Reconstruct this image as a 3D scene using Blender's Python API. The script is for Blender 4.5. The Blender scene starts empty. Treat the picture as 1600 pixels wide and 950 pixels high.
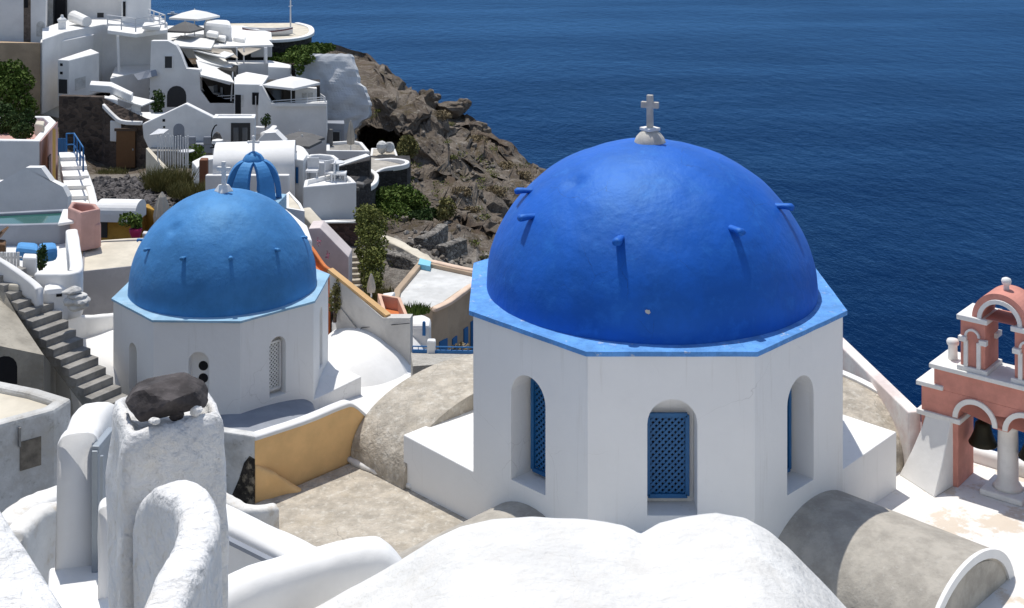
import bpy, bmesh, math, random
import numpy as np
from mathutils import Vector, Matrix, noise
random.seed(7)
S = bpy.context.scene
C = S.collection
# ------------------------------------------------------------------ camera, sky, sun
F = 2043.0; HY = -211.0            # focal length in photo pixels, row of the horizon
cam = bpy.data.objects.new('camera', bpy.data.cameras.new('camera')); C.objects.link(cam)
cam.location = (0, 0, 0); cam.rotation_euler = (math.radians(90), 0, 0)
cam.data.sensor_width = 36; cam.data.lens = 36 * F / 1600
cam.data.shift_y = -(475 - HY) / 1600
cam.data.clip_start = 0.2; cam.data.clip_end = 60000
S.camera = cam
SUN = Vector((-0.15, 0.32, 1.0)).normalized()
el = math.asin(SUN.z); az = math.atan2(SUN.x, SUN.y)
w = bpy.data.worlds.new('World'); S.world = w; w.use_nodes = True
nt = w.node_tree; bg = nt.nodes['Background']; sky = nt.nodes.new('ShaderNodeTexSky')
sky.sky_type = 'NISHITA'; sky.sun_disc = False; sky.sun_elevation = el; sky.sun_rotation = az
sky.air_density = 1.0; sky.dust_density = 0.6; sky.ozone_density = 1.0
hs = nt.nodes.new('ShaderNodeHueSaturation'); hs.inputs['Saturation'].default_value = .9; nt.links.new(sky.outputs[0], hs.inputs['Color']); nt.links.new(hs.outputs[0], bg.inputs[0]); bg.inputs[1].default_value = 0.13
sl = bpy.data.lights.new('sun', 'SUN'); sl.energy = 3.6; sl.angle = math.radians(0.5); sl.color = (1, 0.96, 0.89)
so = bpy.data.objects.new('sun', sl); C.objects.link(so); so.location = (0, 0, 60)
so.rotation_euler = SUN.to_track_quat('Z', 'Y').to_euler()
S.view_settings.view_transform = 'Standard'; S.view_settings.look = 'None'
S.view_settings.exposure = 0.10; S.view_settings.gamma = 1
S.render.resolution_x = 1024; S.render.resolution_y = 608
try: S.cycles.max_bounces = 6; S.cycles.diffuse_bounces = 4
except Exception: pass

# ------------------------------------------------------------------ helpers
def P(px, py, D): return Vector(((px - 800) * D / F, D, -(py - HY) * D / F))
def R(px, py, z):
    D = -z * F / (py - HY); return Vector(((px - 800) * D / F, D, z))
def nvec(p): return Vector((noise.noise(p), noise.noise(p + Vector((31.4, 7.7, 2.1))), noise.noise(p + Vector((5.3, 47.1, 19.9)))))
def zof(py, D): return -(py - HY) * D / F

MATS = {}
def nodes(name):
    m = bpy.data.materials.new(name); m.use_nodes = True
    t = m.node_tree; b = t.nodes['Principled BSDF']; MATS[name] = m
    return m, t, b
def noise_node(t, pos, scale, detail=4, rough=.55):
    n = t.nodes.new('ShaderNodeTexNoise'); n.inputs['Scale'].default_value = scale
    n.inputs['Detail'].default_value = detail; n.inputs['Roughness'].default_value = rough
    t.links.new(pos, n.inputs['Vector']); return n.outputs['Fac']
def ramp(t, fac, a, b):
    r = t.nodes.new('ShaderNodeMapRange'); r.inputs['From Min'].default_value = a; r.inputs['From Max'].default_value = b
    r.interpolation_type = 'SMOOTHSTEP'
    t.links.new(fac, r.inputs['Value']); return r.outputs['Result']
def mix(t, fac, a, b):
    m = t.nodes.new('ShaderNodeMix'); m.data_type = 'RGBA'
    if hasattr(fac, 'links') or not isinstance(fac, float): t.links.new(fac, m.inputs['Factor'])
    else: m.inputs['Factor'].default_value = fac
    for s, v in (('A', a), ('B', b)):
        sock = [i for i in m.inputs if i.name == s and i.type == 'RGBA'][0]
        if isinstance(v, tuple): sock.default_value = (*v, 1)
        else: t.links.new(v, sock)
    return [o for o in m.outputs if o.type == 'RGBA'][0]
def plaster(name, col, var=.07, vs=.8, stain=None, bump=.25, bs=9, bd=.02, rough=.9, spots=None, coarse=True, cracks=None, streak=None):
    m, t, b = nodes(name)
    pos = t.nodes.new('ShaderNodeNewGeometry').outputs['Position']
    c2 = tuple(max(0, c * (1 - var * 2.2)) for c in col)
    o = mix(t, ramp(t, noise_node(t, pos, vs, 6, .65), .35, .65), col, c2)
    for st in (stain or []):
        sc, lo, hi, sco, amt = st
        mk = ramp(t, noise_node(t, pos, sc, 8, .7), lo, hi)
        mm = t.nodes.new('ShaderNodeMath'); mm.operation = 'MULTIPLY'; mm.inputs[1].default_value = amt
        t.links.new(mk, mm.inputs[0]); o = mix(t, mm.outputs[0], o, sco)
    if streak:
        mp = t.nodes.new('ShaderNodeMapping'); mp.inputs['Scale'].default_value = (5, 5, .35); t.links.new(pos, mp.inputs[0])
        m3 = t.nodes.new('ShaderNodeMath'); m3.operation = 'MULTIPLY'; m3.inputs[1].default_value = streak[1]; t.links.new(ramp(t, noise_node(t, mp.outputs[0], 1, 5, .65), .56, .74), m3.inputs[0]); o = mix(t, m3.outputs[0], o, streak[0])
    if cracks:
        sc, wd, cc, amt = cracks
        wn = t.nodes.new('ShaderNodeTexNoise'); wn.inputs['Scale'].default_value = sc * 1.5; wn.inputs['Detail'].default_value = 5; t.links.new(pos, wn.inputs['Vector'])
        va = t.nodes.new('ShaderNodeVectorMath'); va.operation = 'MULTIPLY_ADD'; va.inputs[1].default_value = (.5 / sc,) * 3; t.links.new(wn.outputs['Color'], va.inputs[0]); t.links.new(pos, va.inputs[2])
        vo = t.nodes.new('ShaderNodeTexVoronoi'); vo.feature = 'DISTANCE_TO_EDGE'; vo.inputs['Scale'].default_value = sc; t.links.new(va.outputs[0], vo.inputs['Vector'])
        m1 = t.nodes.new('ShaderNodeMath'); m1.operation = 'MULTIPLY'; t.links.new(ramp(t, vo.outputs['Distance'], wd, wd * .3), m1.inputs[0]); t.links.new(ramp(t, noise_node(t, pos, sc * .7, 3), .5, .62), m1.inputs[1])
        m2 = t.nodes.new('ShaderNodeMath'); m2.operation = 'MULTIPLY'; m2.inputs[1].default_value = amt; t.links.new(m1.outputs[0], m2.inputs[0]); o = mix(t, m2.outputs[0], o, cc)
    t.links.new(o, b.inputs['Base Color']); b.inputs['Roughness'].default_value = rough
    b.inputs['Specular IOR Level'].default_value = .25 if rough > .7 else .85
    if rough <= .7: b.inputs['Specular Tint'].default_value = (.30, .70, 1, 1)
    bp = t.nodes.new('ShaderNodeBump'); bp.inputs['Strength'].default_value = bump; bp.inputs['Distance'].default_value = bd
    t.links.new(noise_node(t, pos, bs, 6, .6), bp.inputs['Height'])
    last = bp
    if coarse:
        b2 = t.nodes.new('ShaderNodeBump'); b2.inputs['Strength'].default_value = bump; b2.inputs['Distance'].default_value = bd * 3
        t.links.new(noise_node(t, pos, bs * .22, 3, .5), b2.inputs['Height'])
        t.links.new(bp.outputs[0], b2.inputs['Normal']); last = b2
    t.links.new(last.outputs[0], b.inputs['Normal'])
    return m
def plain(name, col, rough=.6, metal=0, spec=.4, var=.12):
    m, t, b = nodes(name)
    pos = t.nodes.new('ShaderNodeNewGeometry').outputs['Position']
    o = mix(t, noise_node(t, pos, 6, 3), col, tuple(c * (1 - var * 2) for c in col))
    t.links.new(o, b.inputs['Base Color'])
    b.inputs['Roughness'].default_value = rough; b.inputs['Metallic'].default_value = metal
    b.inputs['Specular IOR Level'].default_value = spec
    return m
def masonry(name, dark, light, mortar, scale=2.2, bump=.8, mw=.06):
    m, t, b = nodes(name)
    pos = t.nodes.new('ShaderNodeNewGeometry').outputs['Position']
    mp = t.nodes.new('ShaderNodeMapping'); mp.inputs['Scale'].default_value = (1, 1, 1.5); t.links.new(pos, mp.inputs[0])
    v = t.nodes.new('ShaderNodeTexVoronoi'); v.inputs['Scale'].default_value = scale; t.links.new(mp.outputs[0], v.inputs['Vector'])
    v2 = t.nodes.new('ShaderNodeTexVoronoi'); v2.feature = 'DISTANCE_TO_EDGE'; v2.inputs['Scale'].default_value = scale
    t.links.new(mp.outputs[0], v2.inputs['Vector'])
    sp = t.nodes.new('ShaderNodeSeparateColor'); t.links.new(v.outputs['Color'], sp.inputs[0])
    o = mix(t, sp.outputs[0], dark, light)
    o = mix(t, ramp(t, v2.outputs['Distance'], mw, 0.0), o, mortar)
    o = mix(t, ramp(t, noise_node(t, pos, 3, 6, .7), .5, .75), o, tuple(c * .6 for c in dark))
    t.links.new(o, b.inputs['Base Color']); b.inputs['Roughness'].default_value = .95
    bp = t.nodes.new('ShaderNodeBump'); bp.inputs['Strength'].default_value = bump; bp.inputs['Distance'].default_value = .08
    t.links.new(v2.outputs['Distance'], bp.inputs['Height']); t.links.new(bp.outputs[0], b.inputs['Normal'])
    return m
def leafmat(name, a, b_):
    m, t, b = nodes(name)
    pos = t.nodes.new('ShaderNodeNewGeometry').outputs['Position']
    o = mix(t, ramp(t, noise_node(t, pos, 4, 5, .8), .3, .7), a, b_)
    t.links.new(o, b.inputs['Base Color']); b.inputs['Roughness'].default_value = .8
    b.inputs['Specular IOR Level'].default_value = .2
    return m
W = plaster('white_plaster', (.82, .81, .79), .05, .6, [(2.5, .62, .8, (.55, .52, .46), .25)], .35, 7, .015)
WC = plaster('church_plaster', (.84, .83, .81), .02, .35, [(1.3, .6, .8, (.70, .66, .60), .28), (7, .64, .76, (.68, .65, .6), .25)], .4, 6, .016, cracks=(.5, .003, (.52, .5, .47), .4), streak=((.60, .57, .52), .35))
WF = plaster('brushed_plaster', (.82, .812, .80), .05, 2.0, [(14, .60, .70, (.42, .40, .37), .4), (2.6, .52, .72, (.66, .60, .50), .35), (38, .64, .70, (.28, .26, .24), .5)], 1.0, 18, .03)
WW = plaster('weathered_plaster', (.68, .67, .64), .14, 1.2, [(5, .56, .68, (.22, .20, .17), .55), (1.2, .5, .75, (.45, .40, .32), .5)], .6, 10, .03)
WS = plaster('stained_plaster', (.78, .76, .72), .08, 1.5, [(3, .53, .7, (.50, .38, .22), .45), (11, .6, .7, (.3, .27, .22), .5)], .5, 14, .02)
WR = plaster('roof_white', (.84, .835, .82), .05, 1.2, [(3.5, .58, .8, (.62, .58, .50), .25)], .4, 11, .015)
CEM = plaster('old_cement', (.53, .475, .395), .14, 2.4, [(7, .5, .66, (.72, .69, .62), .5), (15, .55, .7, (.20, .18, .15), .4), (1.1, .5, .75, (.40, .33, .23), .4), (28, .58, .68, (.24, .21, .17), .5)], .9, 18, .025, cracks=(.8, .006, (.22, .2, .17), .8))
CEMG = plaster('grey_cement', (.46, .425, .37), .12, 2, [(9, .55, .7, (.55, .53, .49), .35), (1.6, .52, .72, (.24, .22, .19), .4)], .7, 20, .015)
CONC = plaster('raw_concrete', (.33, .315, .29), .15, 2, [(8, .55, .7, (.18, .17, .15), .5)], .6, 18, .015)
CRM = plaster('cream_roof', (.66, .60, .49), .08, 1.2, [(4, .58, .75, (.48, .42, .33), .35)], .3, 9, .012)
OCH = plaster('ochre_plaster', (.84, .54, .25), .07, 1, [(3, .55, .8, (.70, .38, .14), .35), (6, .58, .75, (.80, .62, .4), .3)], .3, 9, .012)
YEL = plaster('mustard_plaster', (.50, .29, .06), .12, 2, None, .3, 9, .012)
TAN = plaster('tan_plaster', (.50, .37, .25), .1, .8, [(1.5, .55, .8, (.36, .27, .2), .5)], .3, 6, .02)
PEACH = plaster('peach_plaster', (.66, .47, .34), .1, .9, None, .3, 9, .02)
PINK = plaster('pink_plaster', (.66, .29, .23), .10, 1.6, [(6, .64, .78, (.30, .11, .08), .5), (2, .6, .8, (.66, .32, .25), .4)], .35, 12, .01)
PPINK = plaster('pale_pink_plaster', (.60, .36, .31), .08, 1.2, None, .25, 9, .012)
TERR = plaster('terracotta_paint', (.62, .20, .07), .08, 1.2, None, .25, 9, .012)
TRIM = plaster('white_trim', (.80, .79, .76), .05, 3, [(5, .6, .75, (.5, .46, .4), .35)], .3, 14, .006)
CROSS = plaster('cross_stone', (.58, .55, .50), .1, 5, [(6, .55, .7, (.4, .37, .32), .4)], .4, 16, .006)
GREYP = plaster('grey_painted_plaster', (.30, .32, .36), .07, 1, None, .25, 9, .012)
POOLM = plain('pool_green', (.03, .12, .10), .08, 0, .6)
BLU1 = plaster('cobalt_paint', (.006, .10, .52), .10, 1.1, [(16, .66, .74, (.012, .07, .34), .55), (2.2, .5, .72, (.02, .16, .62), .55), (34, .70, .74, (.45, .50, .55), .5)], .38, 7, .03, .6, cracks=(1.1, .006, (.008, .05, .26), .8))
BLU2 = plaster('azure_paint', (.055, .215, .50), .10, 1.0, [(14, .64, .74, (.03, .15, .38), .5), (2.5, .55, .8, (.06, .26, .50), .5)], .4, 7, .03, .6, cracks=(1.6, .006, (.02, .10, .26), .6))
LED1 = plaster('ledge_blue', (.13, .36, .78), .12, 3, [(5, .60, .66, (.55, .56, .58), .55), (22, .56, .64, (.06, .20, .55), .6), (1.3, .55, .68, (.16, .38, .78), .6)], .7, 18, .02, .75, cracks=(2.2, .012, (.05, .17, .45), .8))
LED2 = plaster('ledge_pale_blue', (.32, .53, .70), .1, 1.5, [(2.4, .5, .75, (.52, .60, .66), .6)], .3, 14, .012, .8)
DKBLU = plain('shutter_blue', (.015, .13, .33), .45)
BRBLU = plain('door_blue', (.02, .16, .42), .5)
BLK = plain('dark_interior', (.012, .012, .014), .9)
DKG = plain('dark_frame', (.035, .038, .042), .5)
GLASS = plain('window_glass', (.10, .12, .14), .06, 0, .8)
WOODD = plain('brown_wood', (.17, .085, .035), .7)
STONEW = masonry('dark_stonework', (.035, .026, .022), (.12, .085, .065), (.09, .07, .055), 2.6)
STONER = masonry('red_stonework', (.05, .026, .022), (.11, .06, .05), (.05, .035, .03), 4)
STONEG = masonry('grey_stonework', (.09, .08, .07), (.30, .275, .24), (.03, .028, .025), 4.5, 1.0, .09)
STONEB = masonry('black_stonework', (.018, .016, .016), (.055, .05, .048), (.015, .014, .013), 4)
ROCKD = plaster('volcanic_rock', (.10, .088, .088), .25, 6, [(30, .60, .68, (.16, .14, .13), .5)], .8, 40, .006, .85)
RUB = plaster('rubble_stone', (.15, .135, .13), .3, 4, [(9, .55, .7, (.33, .31, .29), .6)], .5, 12, .02)
GRYF = plain('grey_canvas', (.16, .155, .15), .9)
WHF = plain('white_canvas', (.80, .79, .76), .9, 0, .1, .03)
BGF = plain('beige_canvas', (.52, .46, .38), .9)
METW = plain('white_metal', (.75, .75, .75), .4)
METG = plain('grey_metal', (.36, .40, .44), .45, .3)
BRZ = plain('bronze', (.025, .022, .012), .5, .5)
CUSH = plain('blue_cushion', (.10, .33, .66), .85)
MAG = plain('magenta_glaze', (.45, .02, .12), .4)
LF1 = leafmat('leaf_green', (.045, .085, .014), (.12, .17, .03))
LF2 = leafmat('leaf_olive', (.09, .095, .03), (.24, .21, .08))
LF3 = leafmat('leaf_dark', (.02, .045, .012), (.05, .085, .02))
LF5 = leafmat('leaf_moss', (.075, .095, .02), (.21, .22, .06))
LF4 = leafmat('leaf_straw', (.16, .12, .07), (.30, .24, .14))
BARK = plain('bark', (.10, .07, .05), .9)

def tag(o, label=None, cat=None, group=None, kind=None):
    if label: o['label'] = label
    if cat: o['category'] = cat
    if group: o['group'] = group
    if kind: o['kind'] = kind
    return o
def thing(name, label, cat, loc=(0, 0, 0), group=None):
    o = bpy.data.objects.new(name, None); C.objects.link(o); o.location = loc; o.empty_display_size = .2
    return tag(o, label, cat, group)
def obj(name, bm, m, parent=None, smooth=False, bev=0, seg=2):
    me = bpy.data.meshes.new(name)
    bmesh.ops.recalc_face_normals(bm, faces=bm.faces)
    if smooth:
        for f in bm.faces: f.smooth = True
    bm.to_mesh(me); bm.free()
    me.materials.append(m)
    if smooth == 'auto': me.set_sharp_from_angle(angle=math.radians(38))
    o = bpy.data.objects.new(name, me); C.objects.link(o)
    if parent is not None:
        o.parent = parent; o.matrix_parent_inverse = Matrix.Translation(parent_loc(parent)).inverted()
    if bev:
        md = o.modifiers.new('bevel', 'BEVEL'); md.width = bev; md.segments = seg; md.limit_method = 'ANGLE'; md.angle_limit = math.radians(35)
    return o
def parent_loc(p):
    l = Vector(p.location)
    return l if p.parent is None else l + Vector((0, 0, 0)) if p.type == 'MESH' else l
def single(name, bm, m, label, cat, group=None, **k):
    return tag(obj(name, bm, m, None, **k), label, cat, group)
def B(): return bmesh.new()
def box(bm, lo, hi, M=None):
    vs = [bm.verts.new(((M @ Vector(p)) if M else Vector(p))) for p in
          [(x, y, z) for x in (lo[0], hi[0]) for y in (lo[1], hi[1]) for z in (lo[2], hi[2])]]
    for f in ((0, 1, 3, 2), (4, 6, 7, 5), (0, 4, 5, 1), (2, 3, 7, 6), (0, 2, 6, 4), (1, 5, 7, 3)): bm.faces.new([vs[i] for i in f])
def bar(bm, a, b, w, h=None, up=Vector((0, 0, 1))):
    a = Vector(a); b = Vector(b); d = (b - a); L = d.length
    if L < 1e-6: return
    d.normalize(); s = d.cross(up)
    if s.length < 1e-3: s = d.cross(Vector((1, 0, 0)))
    s.normalize(); u = s.cross(d); h = h or w
    vs = [bm.verts.new(p + s * sx * w / 2 + u * sz * h / 2) for p in (a, b) for sx, sz in ((-1, -1), (1, -1), (1, 1), (-1, 1))]
    for f in ((0, 1, 2, 3), (7, 6, 5, 4), (0, 4, 5, 1), (1, 5, 6, 2), (2, 6, 7, 3), (3, 7, 4, 0)): bm.faces.new([vs[i] for i in f])
def tube(bm, pts, r, n=8):
    rings = []
    for i, p in enumerate(pts):
        p = Vector(p); d = (Vector(pts[min(i + 1, len(pts) - 1)]) - Vector(pts[max(i - 1, 0)])).normalized()
        s = d.cross(Vector((0, 0, 1)));
        if s.length < .01: s = Vector((1, 0, 0))
        s.normalize(); u = s.cross(d); rr = r[i] if isinstance(r, (list, tuple)) else r
        rings.append([bm.verts.new(p + (s * math.cos(a) + u * math.sin(a)) * rr) for a in [k * 2 * math.pi / n for k in range(n)]])
    for a, b in zip(rings, rings[1:]):
        for k in range(n): bm.faces.new((a[k], a[(k + 1) % n], b[(k + 1) % n], b[k]))
    bm.faces.new(rings[0]); bm.faces.new(rings[-1][::-1])
def lathe(bm, c, prof, n=32, cap=True):
    c = Vector(c); rings = []
    for r, z in prof: rings.append([bm.verts.new(c + Vector((r * math.cos(a), r * math.sin(a), z))) for a in [k * 2 * math.pi / n for k in range(n)]])
    for a, b in zip(rings, rings[1:]):
        for k in range(n): bm.faces.new((a[k], a[(k + 1) % n], b[(k + 1) % n], b[k]))
    if cap: bm.faces.new(rings[0][::-1]); bm.faces.new(rings[-1])
def prism(bm, pts, zb):
    """pts: (x, y, ztop); vertical sides down to zb (number or list)"""
    n = len(pts); zb = zb if isinstance(zb, (list, tuple)) else [zb] * n
    t = [bm.verts.new(p) for p in pts]; b = [bm.verts.new((p[0], p[1], z)) for p, z in zip(pts, zb)]
    bm.faces.new(t); bm.faces.new(b[::-1])
    for i in range(n): bm.faces.new((t[i], b[i], b[(i + 1) % n], t[(i + 1) % n]))
def inset(pts, d):
    n = len(pts); ar = sum(pts[i][0] * pts[(i + 1) % n][1] - pts[(i + 1) % n][0] * pts[i][1] for i in range(n))
    s = 1 if ar > 0 else -1; out = []
    for i in range(n):
        p0, p1, p2 = [Vector(pts[(i + k) % n][:2]) for k in (-1, 0, 1)]
        a = (p1 - p0).normalized(); b = (p2 - p1).normalized()
        na = Vector((-a.y, a.x)) * s; nb = Vector((-b.y, b.x)) * s
        m = (na + nb); m = m.normalized() if m.length > .01 else na
        k = d / max(.35, m.dot(na)); out.append(p1 + m * k)
    return out
def rimprism(bm, pts, z, zb, d, rh):
    n = len(pts); I = inset(pts, d)
    o = [bm.verts.new((p[0], p[1], z)) for p in pts]; b = [bm.verts.new((p[0], p[1], zb)) for p in pts]
    i1 = [bm.verts.new((p[0], p[1], z)) for p in I]; i2 = [bm.verts.new((p[0], p[1], z - rh)) for p in I]
    for k in range(n):
        l = (k + 1) % n
        bm.faces.new((o[k], b[k], b[l], o[l])); bm.faces.new((o[k], o[l], i1[l], i1[k])); bm.faces.new((i1[k], i1[l], i2[l], i2[k]))
    bm.faces.new(b[::-1])
    return I
class Blk: pass
def blk(name, label, cat, px, D, h, m=W, rim=0, rd=.22, roofm=None, bev=.05, group=None, bare=False):
    z = zof(px[0][1], D); pts = [R(p[0], p[1], z) for p in px]
    b = Blk(); b.z = z; b.pts = pts; b.m = m
    cx = sum(p.x for p in pts) / len(pts); cy = sum(p.y for p in pts) / len(pts)
    b.t = thing(name, label, cat, (cx, cy, z - h), group)
    bm = B()
    if rim:
        I = rimprism(bm, pts, z, z - h, rd, rim); obj('wall', bm, m, b.t, bev=bev)
        bm = B(); prism(bm, [(p[0], p[1], z - rim + .012) for p in inset(pts, rd - .01)], z - rim - .15); obj('roof', bm, roofm or WR, b.t)
    else:
        prism(bm, [(p.x, p.y, z) for p in pts], z - h); obj('wall', bm, m, b.t, bev=bev)
    return b
def rayline(px, A, Bp):
    """point on plan line A-B seen in column px"""
    k = (px - 800) / F; d = Bp - A
    t = (k * A.y - A.x) / (d.x - k * d.y) if abs(d.x - k * d.y) > 1e-9 else 0
    return A + d * t
def onface(b, i, x0, y0, x1, y1, m=BLK, name='window', th=.06, proud=.02, arch=False, frame=None, mull=0, mesh_parent=None):
    A = Vector(b.pts[i][:2]); Bp = Vector(b.pts[(i + 1) % len(b.pts)][:2])
    q0 = rayline(x0, A, Bp); q1 = rayline(x1, A, Bp)
    D = (q0.y + q1.y) / 2; zt = zof(y0, D); zb = zof(y1, D)
    t = (q1 - q0).normalized(); n = Vector((t.y, -t.x))
    if n.dot(Vector((q0.x, q0.y))) > 0: n = -n
    def pt(u, z, d): p = q0 + t * u + n * d; return Vector((p.x, p.y, z))
    L = (q1 - q0).length; bm = B(); r = L / 2
    out = [(0, zb), (L, zb)]
    if arch: out += [(r + r * math.cos(a), zt - r + r * math.sin(a)) for a in [k * math.pi / 8 for k in range(9)]]
    else: out += [(L, zt), (0, zt)]
    f = [bm.verts.new(pt(u, z, proud)) for u, z in out]; k2 = [bm.verts.new(pt(u, z, proud - th)) for u, z in out]
    bm.faces.new(f); bm.faces.new(k2[::-1])
    for j in range(len(f)): bm.faces.new((f[j], k2[j], k2[(j + 1) % len(f)], f[(j + 1) % len(f)]))
    o = obj(name, bm, m, b.t)
    if frame:
        bm = B(); w = min(.12, L * .12)
        for (u0, z0, u1, z1) in ((0, zb, 0, zt), (L, zb, L, zt), (0, zt, L, zt)) if name == 'door' else ((0, zb, 0, zt), (L, zb, L, zt), (0, zt, L, zt), (0, zb, L, zb)):
            bar(bm, pt(u0, z0, proud + .02), pt(u1, z1, proud + .02), w, w, Vector((n.x, n.y, 0)))
        for q in range(mull): bar(bm, pt(L * (q + 1) / (mull + 1), zb, proud + .02), pt(L * (q + 1) / (mull + 1), zt, proud + .02), w * .8, w * .8, Vector((n.x, n.y, 0)))
        fo = obj('frame', bm, frame, o)
    return o
def fixchild():  # sub-parts: keep geometry in world coordinates
    for o in bpy.data.objects:
        if o.type == 'MESH' and o.parent is not None and o.parent.type == 'MESH':
            o.matrix_parent_inverse = Matrix.Identity(4)
            g = o.parent
            while g.parent is not None: g = g.parent
            # parent meshes sit at identity in world space, so identity is right
def leafcloud(bm, c, r, n, s, flat=.0, shell=.55, rnd=random):
    c = Vector(c)
    for _ in range(n):
        while True:
            v = Vector((rnd.uniform(-1, 1), rnd.uniform(-1, 1), rnd.uniform(-1, 1)))
            if shell < v.length < 1: break
        v = Vector((v.x * r[0], v.y * r[1], v.z * r[2])); p = c + v * (1 + .18 * noise.noise(v * 3 / max(r)))
        a = Vector((rnd.gauss(0, 1), rnd.gauss(0, 1), rnd.gauss(0, 1))).normalized(); b_ = a.cross(Vector((rnd.gauss(0, 1), rnd.gauss(0, 1), rnd.gauss(0, 1)))).normalized()
        k = s * rnd.uniform(.6, 1.3)
        vs = [bm.verts.new(p + a * k * x + b_ * k * y * .6) for x, y in ((-1, 0), (0, -1), (1, 0), (0, 1))]
        bm.faces.new(vs)
def shrub(name, label, cat, blobs, n, s, m, group=None, stem=True):
    """blobs: list of (px,py,D,rx,rz) in photo columns/rows with metric radii"""
    pts = [(P(a, b, D), rx, rz) for a, b, D, rx, rz in blobs]
    base = min((p.z - rz for p, rx, rz in pts)); c = pts[0][0]
    t = thing(name, label, cat, (c.x, c.y, base), group)
    bm = B(); tot = sum(rx * rx + rx * rz for p, rx, rz in pts)
    for p, rx, rz in pts:
        leafcloud(bm, p, (rx, rx * .9, rz), int(n * (rx * rx + rx * rz) / tot), s, shell=.35)
    obj('foliage', bm, m, t)
    bm = B()
    for p, rx, rz in pts: tube(bm, [(c.x, c.y, base - .2), ((c.x + p.x) / 2, (c.y + p.y) / 2, (base + p.z) / 2), (p.x, p.y, p.z + rz * .3)], [.06, .045, .02], 5)
    obj('stem', bm, BARK, t)
    return t
def grass(name, label, px, py, D, r, n, h, m=LF2, cat='grass clump'):
    c = P(px, py, D); bm = B()
    for _ in range(n):
        a = random.uniform(0, 6.28); q = r * math.sqrt(random.random()); p = c + Vector((q * math.cos(a), q * math.sin(a) * .8, -.15))
        hh = h * random.uniform(.5, 1.1); le = Vector((random.gauss(0, .35), random.gauss(0, .35), 1)) * hh; s = Vector((random.uniform(-1, 1), random.uniform(-1, 1), 0)).normalized() * .018
        v = [bm.verts.new(p - s), bm.verts.new(p + s), bm.verts.new(p + le * .6 + s * .8 + le.cross(s) * .3), bm.verts.new(p + le)]
        bm.faces.new(v)
    return single(name, bm, m, label, cat)
def loft(bm, rings, cap=True):
    rr = [[bm.verts.new(p) for p in r] for r in rings]; n = len(rr[0])
    for a, b in zip(rr, rr[1:]):
        for k in range(n): bm.faces.new((a[k], a[(k + 1) % n], b[(k + 1) % n], b[k]))
    if cap: bm.faces.new(rr[0][::-1]); bm.faces.new(rr[-1])
def jitter(bm, amp, sc, seed=0, amp2=0, sc2=1):
    bm.normal_update()
    for v in bm.verts:
        q = v.co * sc + Vector((seed, seed * 2, 0)); d = noise.noise(q) * amp
        if amp2: d += noise.noise(v.co * sc2 + Vector((5, seed, 9))) * amp2
        v.co += v.normal * d
def catmull(pts, n):
    out = []
    for i in range(len(pts) - 1):
        p0, p1, p2, p3 = [Vector(pts[max(0, min(len(pts) - 1, i + k))]) for k in (-1, 0, 1, 2)]
        for k in range(n):
            t = k / n; out.append(.5 * ((2 * p1) + (p2 - p0) * t + (2 * p0 - 5 * p1 + 4 * p2 - p3) * t * t + (3 * p1 - p0 - 3 * p2 + p3) * t ** 3))
    out.append(Vector(pts[-1])); return out
def sweepwall(path, wid, down, rnd=None, n=8, amp=.012, sc=3, flare=0, ns=10, seed=1):
    """wall with a rounded top following a 3D path (top centre line)"""
    bm = B(); pts = catmull(path, n); rings = []
    rnd = rnd or wid * .45
    prof = []
    for k in range(ns + 1):
        a = math.pi * k / ns; cx = math.cos(a); sx = math.sin(a)
        prof.append((wid / 2 * math.copysign(abs(cx) ** .6, cx), rnd * (abs(sx) ** .8) - rnd))
    for i, p in enumerate(pts):
        d = (pts[min(i + 1, len(pts) - 1)] - pts[max(i - 1, 0)]); d.z = 0; d.normalize(); s = Vector((d.y, -d.x, 0))
        ring = [p + s * a + Vector((0, 0, b)) for a, b in prof]
        for k in range(1, 9):
            q = k / 8; ring.append(p - s * (wid / 2 + flare * q) + Vector((0, 0, -rnd - (down - rnd) * q)))
        low = [p + s * (wid / 2 + flare * (1 - k / 8)) + Vector((0, 0, -rnd - (down - rnd) * (1 - k / 8))) for k in range(0, 8)]
        rings.append(ring + low)
    loft(bm, rings); jitter(bm, amp, sc, seed, amp * .4, sc * 5)
    return bm

# ------------------------------------------------------------------ unseen bounce surfaces: slope around the camera, hidden roof slab
def _back():
    bm = B(); zs = [(10.6, -9.6), (7, -7.6), (4, -5.2), (1.2, -3.2), (-3, -.4), (-9, 4.5), (-17, 11), (-30, 21)]
    g = [[bm.verts.new((x, y, z + .15 * math.sin(x * .7 + y))) for x in range(-36, 37, 6)] for y, z in zs]
    for a, b_ in zip(g, g[1:]):
        for k in range(len(a) - 1): bm.faces.new((a[k], a[k + 1], b_[k + 1], b_[k]))
    tag(obj('bounce_slope', bm, plaster('bounce_slope_plaster', (.30, .29, .27))), kind='structure')  # unseen slope, added and tilted to throw sunlight onto the shaded walls
    bm = B(); prism(bm, [(-3.2, 11.3, -12.7), (14, 11.3, -12.7), (14, 17, -12.7), (7, 19, -12.7), (3.5, 21.4, -12.9), (-2.5, 21.4, -12.9)], -15.5); tag(obj('added_bounce_roof', bm, W), kind='structure')  # hidden white slab, added to reflect sun up onto the drum
_back()
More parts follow.
